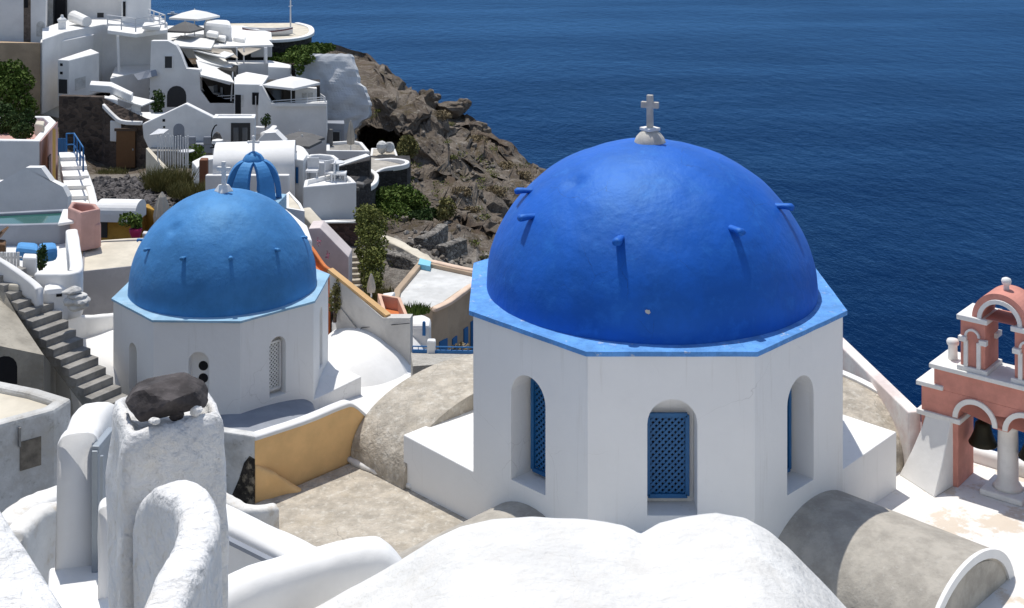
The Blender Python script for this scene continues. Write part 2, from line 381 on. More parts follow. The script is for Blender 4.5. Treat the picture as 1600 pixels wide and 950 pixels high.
# ------------------------------------------------------------------ sea
bm = B(); s_ = 26000
vs = [bm.verts.new(p) for p in ((-s_, -3000, -110), (s_, -3000, -110), (s_, 45000, -110), (-s_, 45000, -110))]; bm.faces.new(vs)
m, t, b = nodes('sea_water')
pos = t.nodes.new('ShaderNodeNewGeometry').outputs['Position']
mp = t.nodes.new('ShaderNodeMapping'); mp.inputs['Scale'].default_value = (1, .55, 1); mp.inputs['Rotation'].default_value = (0, 0, .45); t.links.new(pos, mp.inputs[0])
n1 = noise_node(t, mp.outputs[0], .9, 5, .65); n2 = noise_node(t, mp.outputs[0], .16, 4, .6); n3 = noise_node(t, mp.outputs[0], .012, 4, .6)
o = mix(t, ramp(t, n3, .3, .7), (.0008, .012, .050), (.0012, .015, .060))
mp2 = t.nodes.new('ShaderNodeMapping'); mp2.inputs['Scale'].default_value = (.004, .012, 1); mp2.inputs['Rotation'].default_value = (0, 0, -.12); t.links.new(pos, mp2.inputs[0])
band = ramp(t, noise_node(t, mp2.outputs[0], 1, 4, .6), .35, .7)
o = mix(t, band, o, (.002, .019, .070))
df = t.nodes.new('ShaderNodeBsdfDiffuse'); t.links.new(o, df.inputs['Color']); gl = t.nodes.new('ShaderNodeBsdfGlossy'); gl.inputs['Roughness'].default_value = .28; gl.inputs['Color'].default_value = (.29, .61, 1, 1)
lw = t.nodes.new('ShaderNodeLayerWeight'); lw.inputs['Blend'].default_value = .5; pw_ = t.nodes.new('ShaderNodeMath'); pw_.operation = 'POWER'; pw_.inputs[1].default_value = 8; t.links.new(lw.outputs['Facing'], pw_.inputs[0])
ml = t.nodes.new('ShaderNodeMath'); ml.operation = 'MULTIPLY'; ml.inputs[1].default_value = .50; t.links.new(pw_.outputs[0], ml.inputs[0])
mb = t.nodes.new('ShaderNodeMapRange'); mb.inputs['To Min'].default_value = .82; mb.inputs['To Max'].default_value = 1.15; t.links.new(band, mb.inputs['Value']); mq = t.nodes.new('ShaderNodeMath'); mq.operation = 'MULTIPLY'; t.links.new(ml.outputs[0], mq.inputs[0]); t.links.new(mb.outputs[0], mq.inputs[1])
ms = t.nodes.new('ShaderNodeMixShader'); t.links.new(mq.outputs[0], ms.inputs[0]); t.links.new(df.outputs[0], ms.inputs[1]); t.links.new(gl.outputs[0], ms.inputs[2])
t.links.new(ms.outputs[0], t.nodes['Material Output'].inputs['Surface'])
wv = t.nodes.new('ShaderNodeTexWave'); wv.inputs['Scale'].default_value = .055; wv.inputs['Distortion'].default_value = 5; wv.inputs['Detail'].default_value = 3
wv.inputs['Detail Scale'].default_value = .6
mp3 = t.nodes.new('ShaderNodeMapping'); mp3.inputs['Rotation'].default_value = (0, 0, -1.0); t.links.new(pos, mp3.inputs[0]); t.links.new(mp3.outputs[0], wv.inputs['Vector'])
ad = t.nodes.new('ShaderNodeMath'); ad.operation = 'MULTIPLY_ADD'; ad.inputs[1].default_value = 2.6; t.links.new(n2, ad.inputs[0]); t.links.new(n1, ad.inputs[2])
ad2 = t.nodes.new('ShaderNodeMath'); ad2.operation = 'MULTIPLY_ADD'; ad2.inputs[1].default_value = .0; t.links.new(wv.outputs['Fac'], ad2.inputs[0]); t.links.new(ad.outputs[0], ad2.inputs[2])
bp = t.nodes.new('ShaderNodeBump'); bp.inputs['Strength'].default_value = .8; bp.inputs['Distance'].default_value = .40
t.links.new(ad2.outputs[0], bp.inputs['Height']); t.links.new(bp.outputs[0], df.inputs['Normal']); t.links.new(bp.outputs[0], gl.inputs['Normal']); t.links.new(bp.outputs[0], lw.inputs['Normal'])
tag(obj('sea', bm, m), kind='structure')

# ------------------------------------------------------------------ terrain (hillside and cliff spur)
RID = [(-500, 60), (0, 62), (300, 62), (430, 76), (525, 70), (560, 84), (600, 104), (640, 124), (668, 150), (700, 163), (728, 172), (742, 188), (765, 206), (790, 224), (825, 246), (858, 270), (900, 292), (1000, 345), (1100, 410), (1200, 490), (1280, 600), (1330, 720), (1450, 840), (1700, 960)]
RD = [(-500, 100), (430, 100), (560, 103), (690, 102), (760, 100), (860, 97), (1000, 88), (1100, 75), (1200, 60), (1280, 44), (1330, 38), (1450, 33), (1700, 30)]
ctl = [(-500, 70, 100), (0, 70, 99), (200, 70, 99), (480, 240, 86), (575, 238, 84), (590, 112, 98), (590, 132, 87), (620, 250, 82), (640, 145, 96), (640, 165, 86), (680, 178, 95), (685, 200, 86), (685, 285, 81), (680, 305, 75), (740, 208, 98), (742, 232, 88), (750, 290, 82), (755, 312, 76), (790, 250, 95), (800, 275, 88), (805, 330, 80), (850, 350, 74), (800, 400, 62),
       (640, 330, 69), (600, 290, 73), (560, 330, 66), (520, 400, 52), (590, 440, 51), (650, 395, 56), (700, 390, 59), (740, 420, 54), (620, 380, 60),
       (200, 265, 75.5), (150, 266, 75), (250, 300, 62), (150, 300, 60), (220, 335, 55), (280, 330, 58), (100, 300, 64), (0, 300, 64), (0, 400, 50), (200, 430, 46), (100, 470, 43), (300, 400, 50), (400, 350, 58), (450, 330, 62), (0, 600, 42), (200, 650, 39), (400, 600, 43),
       (600, 600, 43), (740, 600, 42), (300, 150, 92), (100, 150, 90), (400, 200, 86), (30, 230, 70), (900, 400, 62), (900, 600, 41), (1100, 700, 34), (600, 520, 46), (700, 500, 48), (680, 560, 45), (-500, 300, 70), (-500, 600, 38), (1000, 480, 60), (1300, 760, 33),
       (0, 900, 27), (400, 900, 27), (900, 900, 27), (1400, 900, 28), (-500, 900, 27), (0, 1300, 22), (800, 1300, 22), (1600, 1300, 22), (1650, 980, 28)]
cp = np.array([(a, b_ * 1.6) for a, b_, d in ctl], float); cd = np.array([d for a, b_, d in ctl], float)
A_ = np.sqrt(((cp[:, None] - cp[None]) ** 2).sum(-1)); n_ = len(ctl)
K = np.zeros((n_ + 3, n_ + 3)); K[:n_, :n_] = A_; K[:n_, n_:] = np.c_[np.ones(n_), cp / 1000]; K[n_:, :n_] = K[:n_, n_:].T
sol = np.linalg.solve(K, np.r_[cd, 0, 0, 0])
def Dfield(px, py):
    q = np.array([px, py * 1.6]); d = np.sqrt(((cp - q) ** 2).sum(1))
    return float(d @ sol[:n_] + sol[n_] + q @ sol[n_ + 1:] / 1000)
def interp(tab, x): return float(np.interp(x, [a for a, b_ in tab], [b_ for a, b_ in tab]))
def sst(x, a, b_):
    q = max(0, min(1, (x - a) / (b_ - a))); return q * q * (3 - 2 * q)
bm = B(); cols = list(np.arange(-500, 540, 12.)) + list(np.arange(540, 900, 3.6)) + list(np.arange(900, 1700, 16.)); NR = 150
grid = []
for px in cols:
    ry = interp(RID, px); rd = interp(RD, px); col = []
    for k in (5, 4, 3, 2, 1):     # the far side falling to the sea
        off = (0, 1.2, 5, 16, 50, 160)[k]; p = P(px, ry, rd); pr = Vector((p.x + off * .25, p.y + off, p.z - (0, .7, 6, 22, 60, 112)[k])); aa = .12 + 1.25 * sst(px, 545, 600) * (1 - sst(px, 1000, 1200)); col.append(pr + (nvec(p * .16) * 1.3 + nvec(p * .5 + Vector((3, 1, 7))) * .75 + nvec(p * 1.6) * .33) * aa * Vector((1, .3, .75)) if False else pr + Vector([a * b_ for a, b_ in zip((nvec(p * .16) * 1.3 + nvec(p * .5 + Vector((3, 1, 7))) * .75 + nvec(p * 1.6) * .33) * aa, (1, .3, .75))]))
    for r in range(NR + 1):
        q = (r / NR) ** 1.15; py = ry + (1150 - ry) * q
        D = rd + (Dfield(px, py) - rd) * sst(py - ry, 0, 45)
        rock = sst(px, 545, 600) * (1 - sst(py, 400, 470)) * (1 - sst(px, 1000, 1200))
        # cave in the cliff foot
        e = ((px - 590) / 33) ** 2 + ((py - 214) / 27) ** 2
        D += 7 * (1 - sst(e, .6, 1.1)) if py < 236 else 0
        p = P(px, py, D)
        a = .12 + 1.25 * rock
        v = nvec(p * .16) * a * 1.3 + nvec(p * .5 + Vector((3, 1, 7))) * a * .75 + nvec(p * 1.6) * a * .33 + nvec(p * 4.5) * a * .10
        lay = (noise.noise(Vector((p.x * .05, p.y * .05, p.z * 1.1))) ) * .9 * rock
        rg = 1 - abs(noise.noise(p * .3 + Vector((11, 2, 5)))) * 2; v.y -= rg * rg * 1.5 * rock; v.z *= .75; v.y += lay
        if r == 0: v.y *= .3
        col.append(p + v)
    grid.append(col)
gv = [[bm.verts.new(p) for p in col] for col in grid]
for a, b_ in zip(gv, gv[1:]):
    for k in range(len(a) - 1): bm.faces.new((a[k], b_[k], b_[k + 1], a[k + 1]))
m, t, b = nodes('hillside_rock')
geo = t.nodes.new('ShaderNodeNewGeometry'); pos = geo.outputs['Position']
o = mix(t, ramp(t, noise_node(t, pos, .35, 8, .7), .35, .65), (.135, .108, .086), (.29, .245, .20))
o = mix(t, ramp(t, noise_node(t, pos, 1.6, 8, .75), .52, .66), o, (.40, .36, .31))
o = mix(t, ramp(t, noise_node(t, pos, 2.3, 6, .75), .56, .68), o, (.045, .036, .03))
o = mix(t, ramp(t, noise_node(t, pos, .22, 6, .7), .5, .66), o, (.16, .12, .09))
sx = t.nodes.new('ShaderNodeSeparateXYZ'); t.links.new(geo.outputs['Normal'], sx.inputs[0])
vg = t.nodes.new('ShaderNodeMath'); vg.operation = 'MULTIPLY'; t.links.new(ramp(t, sx.outputs[2], .45, .85), vg.inputs[0]); t.links.new(ramp(t, noise_node(t, pos, .9, 8, .8), .50, .62), vg.inputs[1])
o = mix(t, vg.outputs[0], o, (.12, .095, .055))
for cpt, rad_ in ((P(690, 388, 57), 5.5), (P(640, 400, 54), 4), (P(200, 285, 66), 7)):
    ds = t.nodes.new('ShaderNodeVectorMath'); ds.operation = 'DISTANCE'; ds.inputs[1].default_value = tuple(cpt); t.links.new(pos, ds.inputs[0])
    dn_ = t.nodes.new('ShaderNodeMath'); dn_.operation = 'MULTIPLY_ADD'; dn_.inputs[1].default_value = 4.0; t.links.new(noise_node(t, pos, .8, 6, .7), dn_.inputs[0]); t.links.new(ds.outputs['Value'], dn_.inputs[2])
    mk_ = t.nodes.new('ShaderNodeMath'); mk_.operation = 'MULTIPLY'; mk_.inputs[1].default_value = .85; t.links.new(ramp(t, dn_.outputs[0], rad_ + 2.6, rad_ + 1.4), mk_.inputs[0])
    o = mix(t, mk_.outputs[0], o, mix(t, ramp(t, noise_node(t, pos, 3, 8, .75), .4, .6), (.44, .40, .35), (.26, .23, .20)))
t.links.new(o, b.inputs['Base Color']); b.inputs['Roughness'].default_value = .95; b.inputs['Specular IOR Level'].default_value = .1
bp = t.nodes.new('ShaderNodeBump'); bp.inputs['Strength'].default_value = 1; bp.inputs['Distance'].default_value = .45
t.links.new(noise_node(t, pos, 1.3, 10, .78), bp.inputs['Height']); t.links.new(bp.outputs[0], b.inputs['Normal'])
HILL = m
ter = obj('hillside', bm, HILL, smooth=False); tag(ter, kind='structure')
from mathutils.bvhtree import BVHTree
_bv = BVHTree.FromPolygons([v.co for v in ter.data.vertices], [list(p.vertices) for p in ter.data.polygons])
def onter(px, py, dflt=60):
    d = P(px, py, 1.0).normalized(); h = _bv.ray_cast(Vector((0, 0, 0)), d)
    return h[0] if h[0] else P(px, py, dflt)

# ------------------------------------------------------------------ churches
def nichewall(bm, A, Bp, z0, z1, uc, w, zs, zp, dep, nseg=14):
    A = Vector(A); Bp = Vector(Bp); t = (Bp - A).normalized(); L = (Bp - A).length; n = Vector((-t.y, t.x))
    def pt(u, z, d=0): p = A + t * u + n * d; return Vector((p.x, p.y, z))
    def q(*a): bm.faces.new([bm.verts.new(x) for x in a])
    a0, a1 = uc - w, uc + w; sp = zp - w
    q(pt(0, z0), pt(a0, z0), pt(a0, z1), pt(0, z1)); q(pt(a1, z0), pt(L, z0), pt(L, z1), pt(a1, z1)); q(pt(a0, z0), pt(a1, z0), pt(a1, zs), pt(a0, zs))
    arc = [(uc - w * math.cos(math.pi * k / nseg), sp + w * math.sin(math.pi * k / nseg)) for k in range(nseg + 1)]
    for (u, z), (u2, z2) in zip(arc, arc[1:]): q(pt(u, z), pt(u2, z2), pt(u2, z1), pt(u, z1))
    out = [(a0, zs)] + arc + [(a1, zs)]
    for (u, z), (u2, z2) in zip(out, out[1:] + out[:1]): q(pt(u, z), pt(u2, z2), pt(u2, z2, dep), pt(u, z, dep))
    q(*[pt(u, z, dep) for u, z in out])
    return pt
def flatwall(bm, A, Bp, z0, z1):
    A = Vector(A); Bp = Vector(Bp)
    bm.faces.new([bm.verts.new(x) for x in ((A.x, A.y, z0), (Bp.x, Bp.y, z0), (Bp.x, Bp.y, z1), (A.x, A.y, z1))])
def octa(c, R_, rot): return [(c[0] + R_ * math.cos(-math.pi * 7 / 8 + k * math.pi / 4 + rot), c[1] + R_ * math.sin(-math.pi * 7 / 8 + k * math.pi / 4 + rot)) for k in range(8)]
def domehit(px, py, c, r, h, e=1):
    d = P(px, py, 1.0); sc = Vector((1 / r, 1 / r, 1 / h)); o_ = Vector((-c[0] / r, -c[1] / r, -c[2] / h)); dd = Vector((d.x / r, d.y / r, d.z / h))
    a = dd.dot(dd); bq = 2 * o_.dot(dd); cq = o_.dot(o_) - 1; dis = bq * bq - 4 * a * cq
    tt = (-bq - math.sqrt(max(dis, 0))) / (2 * a); return d * tt
def barrel(bm, p0, p1, hw, rise, zs, zb, n=20, power=.8):
    """vault with axis from p0 to p1 (plan), springing at zs"""
    p0 = Vector(p0); p1 = Vector(p1); t = (p1 - p0).normalized(); s = Vector((t.y, -t.x)); rings = []
    for i in range(13):
        p = p0 + (p1 - p0) * i / 12; ring = []
        for k in range(n + 1):
            a = math.pi * k / n; q = p + s * hw * math.cos(a); ring.append(Vector((q.x, q.y, zs + rise * math.sin(a) ** power)))
        a = p - s * hw; b_ = p + s * hw
        ring += [Vector((a.x, a.y, zb)), Vector((b_.x, b_.y, zb))]; rings.append(ring)
    loft(bm, rings)
def lattice(bm, pt, u0, u1, z0, z1, d, pitch, wd, th=.02, slope=1.0):
    """diagonal slats clipped to the rectangle"""
    W_ = u1 - u0; H = z1 - z0; c = -H / slope
    for sg in (1, -1):
        c = -H
        while c < W_ + H:
            if sg == 1:
                pa = (max(c, 0), max(-c, 0)); e = min(W_ - pa[0], H - pa[1]); pb = (pa[0] + e, pa[1] + e)
            else:
                pa = (min(c + 0, W_), max(c - W_, 0)); e = min(pa[0], H - pa[1]); pb = (pa[0] - e, pa[1] + e)
            if e > .02 and pa[0] >= 0:
                dd = d + (0 if sg == 1 else th)
                bar(bm, pt(u0 + pa[0], z0 + pa[1], dd), pt(u0 + pb[0], z0 + pb[1], dd), wd, th, (pt(0, 0, 1) - pt(0, 0, 0)))
            c += pitch
def cross(t, base, H, arm, th, mat, rot=0, dome=None, name='cross'):
    M = Matrix.Translation(base) @ Matrix.Rotation(rot, 4, 'Z'); bm = B(); h2 = th / 2
    # one outline, extruded
    y1 = H * .60; y2 = y1 + th * 1.0
    outl = [(-h2, 0), (h2, 0), (h2, y1), (arm, y1), (arm, y2), (h2, y2), (h2, H), (-h2, H), (-h2, y2), (-arm, y2), (-arm, y1), (-h2, y1)]
    f = [bm.verts.new(M @ Vector((x, -h2 * .8, z))) for x, z in outl]; k = [bm.verts.new(M @ Vector((x, h2 * .8, z))) for x, z in outl]
    bm.faces.new(f); bm.faces.new(k[::-1])
    for i in range(12): bm.faces.new((f[i], k[i], k[(i + 1) % 12], f[(i + 1) % 12]))
    return obj(name, bm, mat, t, bev=.012)

# --- the big church with the cobalt dome
c1 = (2.79, 26.44); zl = -8.5; r1 = 3.31; h1 = 2.90
ch = thing('church', 'large white octagonal church under the cobalt blue dome, nearest the camera', 'church', (c1[0], c1[1], -14))
oc = octa(c1, 3.82, 0); bm = B(); zs_, zp_ = -11.40, -9.36
frames = {}
for i in range(8):
    A, Bp = oc[i], oc[(i + 1) % 8]
    L = (Vector(Bp) - Vector(A)).length
    if i in (0, 1, 2): frames[i] = nichewall(bm, A, Bp, -13.2, zl - .08, L / 2 + (.02 if i == 1 else 0), .44, zs_, zp_, .54)
    else: flatwall(bm, A, Bp, -13.2, zl - .08)
bmesh.ops.remove_doubles(bm, verts=bm.verts, dist=.0005)
obj('drum', bm, WC, ch)
for i, pt in frames.items():
    L = 2 * 3.82 * math.sin(math.pi / 8); uc = L / 2
    wt = thing('shutter', None, None); del wt; bpy.data.objects.remove(bpy.data.objects['shutter'])
    if i == 1: u0, u1, za, zb = uc - .36, uc + .34, zs_ + .14, -9.82
    else: u0, u1, za, zb = uc - .30, uc + .30, zs_ + .10, -9.62
    d0 = .46; bm = B(); fb = .075
    nrm = pt(0, 0, 1) - pt(0, 0, 0)
    for (a, z, a2, z2) in ((u0, za, u0, zb), (u1, za, u1, zb), (u0, zb, u1, zb), (u0, za, u1, za)):
        bar(bm, pt(a, z, d0 - .02), pt(a2, z2, d0 - .02), fb if a == a2 else fb * 1.0, .06, nrm)
    wo = obj('window', bm, DKBLU, ch, bev=.006)
    bm = B(); lattice(bm, pt, u0 + .03, u1 - .03, za + .03, zb - .03, d0, .115, .040, .014); obj('lattice', bm, DKBLU, wo)
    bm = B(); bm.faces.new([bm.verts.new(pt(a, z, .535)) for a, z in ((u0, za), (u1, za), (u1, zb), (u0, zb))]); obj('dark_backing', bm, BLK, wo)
# ledge
def ledge(t, c, R_, rr, z, th, rot, mat, slope=.012):
    bm = B(); o1 = octa(c, R_, rot); n = 64
    def rad(a):   # octagon radius at angle a
        k = ((a - rot) % (math.pi / 4)) ; return R_ * math.cos(math.pi / 8) / math.cos(((a - rot + math.pi / 8 - math.pi / 8) % (math.pi / 4)) - (0 if False else math.pi / 8) + 0) if False else None
    out = []; inn = []
    for k in range(8):
        A = Vector(o1[k]); Bq = Vector(o1[(k + 1) % 8])
        for j in range(8):
            q = A + (Bq - A) * j / 8; jt = 1 + random.uniform(-.0015, .0015); q = Vector(c) + (q - Vector(c)) * jt
            out.append(q); d = (q - Vector(c)).normalized(); inn.append(Vector(c) + d * (rr - .05))
    rings = [[Vector((p.x, p.y, z - th)) for p in out], [Vector((p.x, p.y, z)) for p in out], [Vector((p.x, p.y, z + slope)) for p in inn], [Vector((p.x, p.y, z - th)) for p in inn]]
    rv = [[bm.verts.new(p) for p in r] for r in rings]
    for a, b_ in ((0, 1), (1, 2), (2, 3), (3, 0)):
        for k in range(n): bm.faces.new((rv[a][k], rv[a][(k + 1) % n], rv[b_][(k + 1) % n], rv[b_][k]))
    obj('ledge', bm, mat, t)
ledge(ch, c1, 3.91, r1, zl, .085, 0, LED1)
def dome(t, c, z, r, h, mat, seed, dent=None, p=1.0):
    bm = B(); n = 96; m_ = 44; rings = []
    for j in range(m_):
        f = math.pi / 2 * j / m_; rings.append([Vector((c[0] + r * math.cos(f) ** p * math.cos(a), c[1] + r * math.cos(f) ** p * math.sin(a), z + h * math.sin(f))) for a in [k * 2 * math.pi / n for k in range(n)]])
    rv = [[bm.verts.new(q) for q in r_] for r_ in rings]; top = bm.verts.new((c[0], c[1], z + h))
    for a, b_ in zip(rv, rv[1:]):
        for k in range(n): bm.faces.new((a[k], a[(k + 1) % n], b_[(k + 1) % n], b_[k]))
    for k in range(n): bm.faces.new((rv[-1][k], rv[-1][(k + 1) % n], top))
    for v in bm.verts:
        d = (v.co - Vector((c[0], c[1], z))).normalized()
        v.co += d * (noise.noise(v.co * .9 + Vector((seed, 0, 0))) * .028 + noise.noise(v.co * 3.2) * .010)
        if dent:
            e = (v.co - dent).length
            if e < .22: v.co -= d * .07 * (1 - (e / .22) ** 2)
    return obj('dome', bm, mat, t, smooth=True)
dent1 = domehit(898, 284, (c1[0], c1[1], zl), r1, h1)
dome(ch, c1, zl, r1, h1, BLU1, 2, dent1)
def stud(t, hit, c, mat, L=.22, w=.13, name='stud'):
    d = Vector((hit.x - c[0], hit.y - c[1], 0)).normalized(); bm = B(); s = Vector((d.y, -d.x, 0)); rings = []
    for k, (a, ww, hh, dz) in enumerate(((-.15, .8, .5, 0), (0, .85, .55, 0), (L * .5, .9, .6, .01), (L * .85, 1.05, .8, .0), (L, .8, .5, -.01))):
        rings.append([hit + d * a + s * (w / 2 * ww * math.cos(q)) + Vector((0, 0, dz + w / 2 * hh * math.sin(q))) for q in [j * math.pi / 4 for j in range(8)]])
    loft(bm, rings); jitter(bm, .02, 9, hit.x); obj(name, bm, mat, t, smooth=True)
for (a, b_) in ((833, 338), (969, 372), (1143, 357), (1215, 322), (829, 298)):
    stud(ch, domehit(a, b_, (c1[0], c1[1], zl), r1, h1), c1, BLU1, .32, .19)
for ang in (60, 95, 130): # unseen side
    a = math.radians(ang); stud(ch, Vector((c1[0] + 2.75 * math.cos(a), c1[1] + 2.75 * math.sin(a), zl + 1.62)), c1, BLU1, .24, .2)
bm = B(); chip = domehit(1012, 486, (c1[0], c1[1], zl), r1, h1); dn = (chip - Vector((c1[0], c1[1], zl))).normalized(); sd = Vector((dn.y, -dn.x, 0)).normalized(); upd = sd.cross(dn)
f = [chip + dn * .035 + sd * x + upd * z for x, z in ((-.05, -.02), (-.02, -.05), (.03, -.03), (.05, .01), (.02, .03), (-.01, .02), (-.03, .03))]
bm.faces.new([bm.verts.new(q) for q in f]); obj('bare_patch', bm, WW, ch)
zt = zl + h1
bm = B(); lathe(bm, (c1[0], c1[1], zt), [(.33, -.12), (.32, .0), (.28, .10), (.21, .18), (.15, .23)], 24); obj('cross_base', bm, CROSS, ch, smooth=True)
bm = B(); box(bm, (-.15, -.15, 0), (.15, .15, .06), Matrix.Translation((c1[0], c1[1], zt + .235)) @ Matrix.Rotation(.6, 4, 'Z')); obj('cross_plinth', bm, TRIM, ch, bev=.01)
cross(ch, Vector((c1[0], c1[1], zt + .29)), .66, .18, .125, CROSS, -.35)
# square base
bm = B(); ap = 3.82 * math.cos(math.pi / 8) * math.sqrt(2) - .003
prism(bm, [(c1[0] - ap, c1[1], -11.52), (c1[0], c1[1] - ap, -11.75), (c1[0] + ap, c1[1], -11.46), (c1[0], c1[1] + ap, -11.52)], -15)
obj('square_base', bm, WC, ch, bev=.02)
# vault arms
q = .7071
bm = B(); e0 = Vector((-3.4, 27.5)); cc = e0 + Vector((q, q)) * 2.6
barrel(bm, cc, cc + Vector((q, -q)) * 1.72, 2.6, 1.42, -12.56, -14.5, 28, .8); obj('vault', bm, CEM, ch, smooth='auto')
bm = B(); rp = catmull([Vector((-3.42, 27.5, -12.5)), Vector((-2.8, 26.98, -12.52)), Vector((-2.0, 26.3, -12.5))], 8); tube(bm, rp, .07, 8); jitter(bm, .03, 6); obj('lime_seam', bm, W, ch, smooth=True)
bm = B(); e1 = Vector((8.85, 28.0)); cc2 = e1 + Vector((-q, q)) * 2.6
barrel(bm, cc2, cc2 + Vector((-q, -q)) * 1.6, 2.6, 1.12, -12.56, -14.5, 28, .8); obj('vault', bm, CEM, ch, smooth='auto')
bm = B(); rings = []
for k in range(25):   # white rim round the end of the right-hand vault
    a = math.pi * k / 24; s = Vector((-q, q)); p = cc2 - s * 2.6 * math.cos(a); z = -12.56 + 1.12 * math.sin(a) ** .8
    o_ = Vector((q, q)) * .10
    nr = Vector((-s.x * math.cos(a), -s.y * math.cos(a), math.sin(a)))
    cpt = Vector((p.x + o_.x * .2, p.y + o_.y * .2, z))
    rings.append([cpt + nr * .05 + Vector((o_.x, o_.y, 0)), cpt + nr * .05 - Vector((o_.x, o_.y, 0)), cpt - nr * .12 - Vector((o_.x, o_.y, 0)), cpt - nr * .12 + Vector((o_.x, o_.y, 0))])
loft(bm, rings); obj('vault_rim', bm, W, ch)
# right-front vault with the lunette
pc = Vector((7.75, 22.1)); zcr = -10.9; bm = B(); dr = Vector((-q, q))
def arm(pf, dr, hw, rise, zs, L, lun=True):
    bm = B(); barrel(bm, pf, pf + dr * L, hw, rise, zs, -15, 24, .92); obj('vault', bm, CEMG, ch, smooth='auto')
    if lun:
        s = Vector((dr.y, -dr.x)); bm = B(); rings = []
        for k in range(25):
            a = math.pi * k / 24
            def pp(rad_, out): p = pf - dr * out + s * (hw * rad_) * math.cos(a); return Vector((p.x, p.y, zs + rise * rad_ * math.sin(a) ** .92))
            rings.append([pp(1.015, -.02), pp(1.015, .05), pp(.90, .05), pp(.90, -.02)])
        loft(bm, rings); obj('lunette_rim', bm, W, ch)
        bm = B(); vs_ = []
        for k in range(25):
            a = math.pi * k / 24; p = pf - dr * .012 + s * hw * .86 * math.cos(a); vs_.append(bm.verts.new((p.x, p.y, zs + rise * .86 * math.sin(a) ** .92)))
        bm.faces.new(vs_); obj('lunette', bm, CEMG, ch)
        bm = B(); p = pf - dr * .02
        prism(bm, [((p + s * hw).x, (p + s * hw).y, zs), ((p - s * hw).x, (p - s * hw).y, zs), ((p - s * hw + dr * .5).x, (p - s * hw + dr * .5).y, zs), ((p + s * hw + dr * .5).x, (p + s * hw + dr * .5).y, zs)], -15); obj('lunette_base', bm, W, ch)
arm(pc, dr, 1.62, 1.2, -12.92, 4.6)
# front-left vault
arm(Vector((-1.94, 21.66)), Vector((q, q)), 1.2, 1.1, -12.82, 4.2, lun=False)

# --- the smaller church with the azure dome
c2 = (-8.03, 36.43); z2 = -11.73; r2 = 2.57; h2 = 2.66
ch2 = thing('church', 'smaller white octagonal church under the lighter azure dome, left of the big one', 'church', (c2[0], c2[1], -16))
oc = octa(c2, 2.95, -.035); bm = B(); fr2 = {}
spec = {0: (.22, -14.2, -12.64), 1: (.27, -14.1, -12.55), 2: (.25, -13.98, -12.42), 3: (.22, -13.95, -12.28)}
L2 = 2 * 2.95 * math.sin(math.pi / 8)
for i in range(8):
    A, Bp = oc[i], oc[(i + 1) % 8]
    if i in spec: fr2[i] = nichewall(bm, A, Bp, -16, z2 - .06, L2 / 2 + (.05 if i == 1 else 0), spec[i][0], spec[i][1], spec[i][2], .3)
    else: flatwall(bm, A, Bp, -16, z2 - .06)
bmesh.ops.remove_doubles(bm, verts=bm.verts, dist=.0005); obj('drum', bm, WC, ch2)
ledge(ch2, c2, 3.0, r2, z2, .055, -.035, LED2)
dome(ch2, c2, z2, r2, h2, BLU2, 9, domehit(272, 357, (c2[0], c2[1], z2), r2, h2))
for (a, b_) in ((233, 389), (288, 402), (360, 402), (431, 390), (472, 371), (222, 375)):
    stud(ch2, domehit(a, b_, (c2[0], c2[1], z2), r2, h2), c2, BLU2, .15, .13)
pt = fr2[2]; uc = L2 / 2; bm = B(); nr = pt(0, 0, 1) - pt(0, 0, 0)
for (a, z, a3, z3) in ((uc - .2, -13.85, uc - .2, -12.62), (uc + .2, -13.85, uc + .2, -12.62), (uc - .2, -12.62, uc + .2, -12.62), (uc - .2, -13.85, uc + .2, -13.85)): bar(bm, pt(a, z, .2), pt(a3, z3, .2), .06, .05, nr)
wo = obj('window', bm, TRIM, ch2)
bm = B(); lattice(bm, pt, uc - .18, uc + .18, -13.83, -12.64, .21, .105, .038, .012); obj('lattice', bm, TRIM, wo)
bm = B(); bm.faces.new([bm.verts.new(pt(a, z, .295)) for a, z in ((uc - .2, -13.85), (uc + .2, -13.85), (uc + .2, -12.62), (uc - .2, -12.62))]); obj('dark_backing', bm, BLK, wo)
pt = fr2[1]; uc += .05; bm = B()
for z in (-13.02, -13.34, -13.66):
    bm = B(); vs_ = [bm.verts.new(pt(uc + .04 + .125 * math.cos(a), z + .125 * math.sin(a), .292)) for a in [k * math.pi / 10 for k in range(20)]]; bm.faces.new(vs_); obj('round_opening', bm, BLK, ch2)
bm = B(); ap = 2.95 * math.cos(math.pi / 8) * math.sqrt(2) - .003; rt = Matrix.Rotation(-.035, 3, 'Z')
pp = [rt @ Vector(v) for v in ((-ap, 0, 0), (0, -ap, 0), (ap, 0, 0), (0, ap, 0))]
prism(bm, [(c2[0] + v.x, c2[1] + v.y, -14.2 if k != 1 else -14.9) for k, v in enumerate(pp)], -17)
obj('square_base', bm, WC, ch2, bev=.02)
ztc = z2 + h2
bm = B(); lathe(bm, (c2[0], c2[1], ztc), [(.30, -.1), (.27, .0), (.15, .17)], 4); obj('cross_base', bm, TRIM, ch2, bev=.02)
cross(ch2, Vector((c2[0], c2[1], ztc + .15)), .66, .20, .11, TRIM, -.25)
bm = B(); barrel(bm, (-5.7, 30.0), (-7.0, 34.6), 1.75, .42, -14.55, -16.5, 20, .8); obj('vault', bm, GREYP, ch2, smooth='auto')
bm = B(); lathe(bm, (0, 0, 0), [(1, -1.5)] + [(math.cos(a), math.sin(a)) for a in [k * math.pi / 2 / 20 for k in range(20)]] + [(.02, 1)], 56); bmesh.ops.scale(bm, vec=(1.95, 3.1, 1.65), verts=bm.verts); bmesh.ops.translate(bm, vec=(-4.35, 39.4, -15.6), verts=bm.verts); obj('apse', bm, W, ch2, smooth='auto')
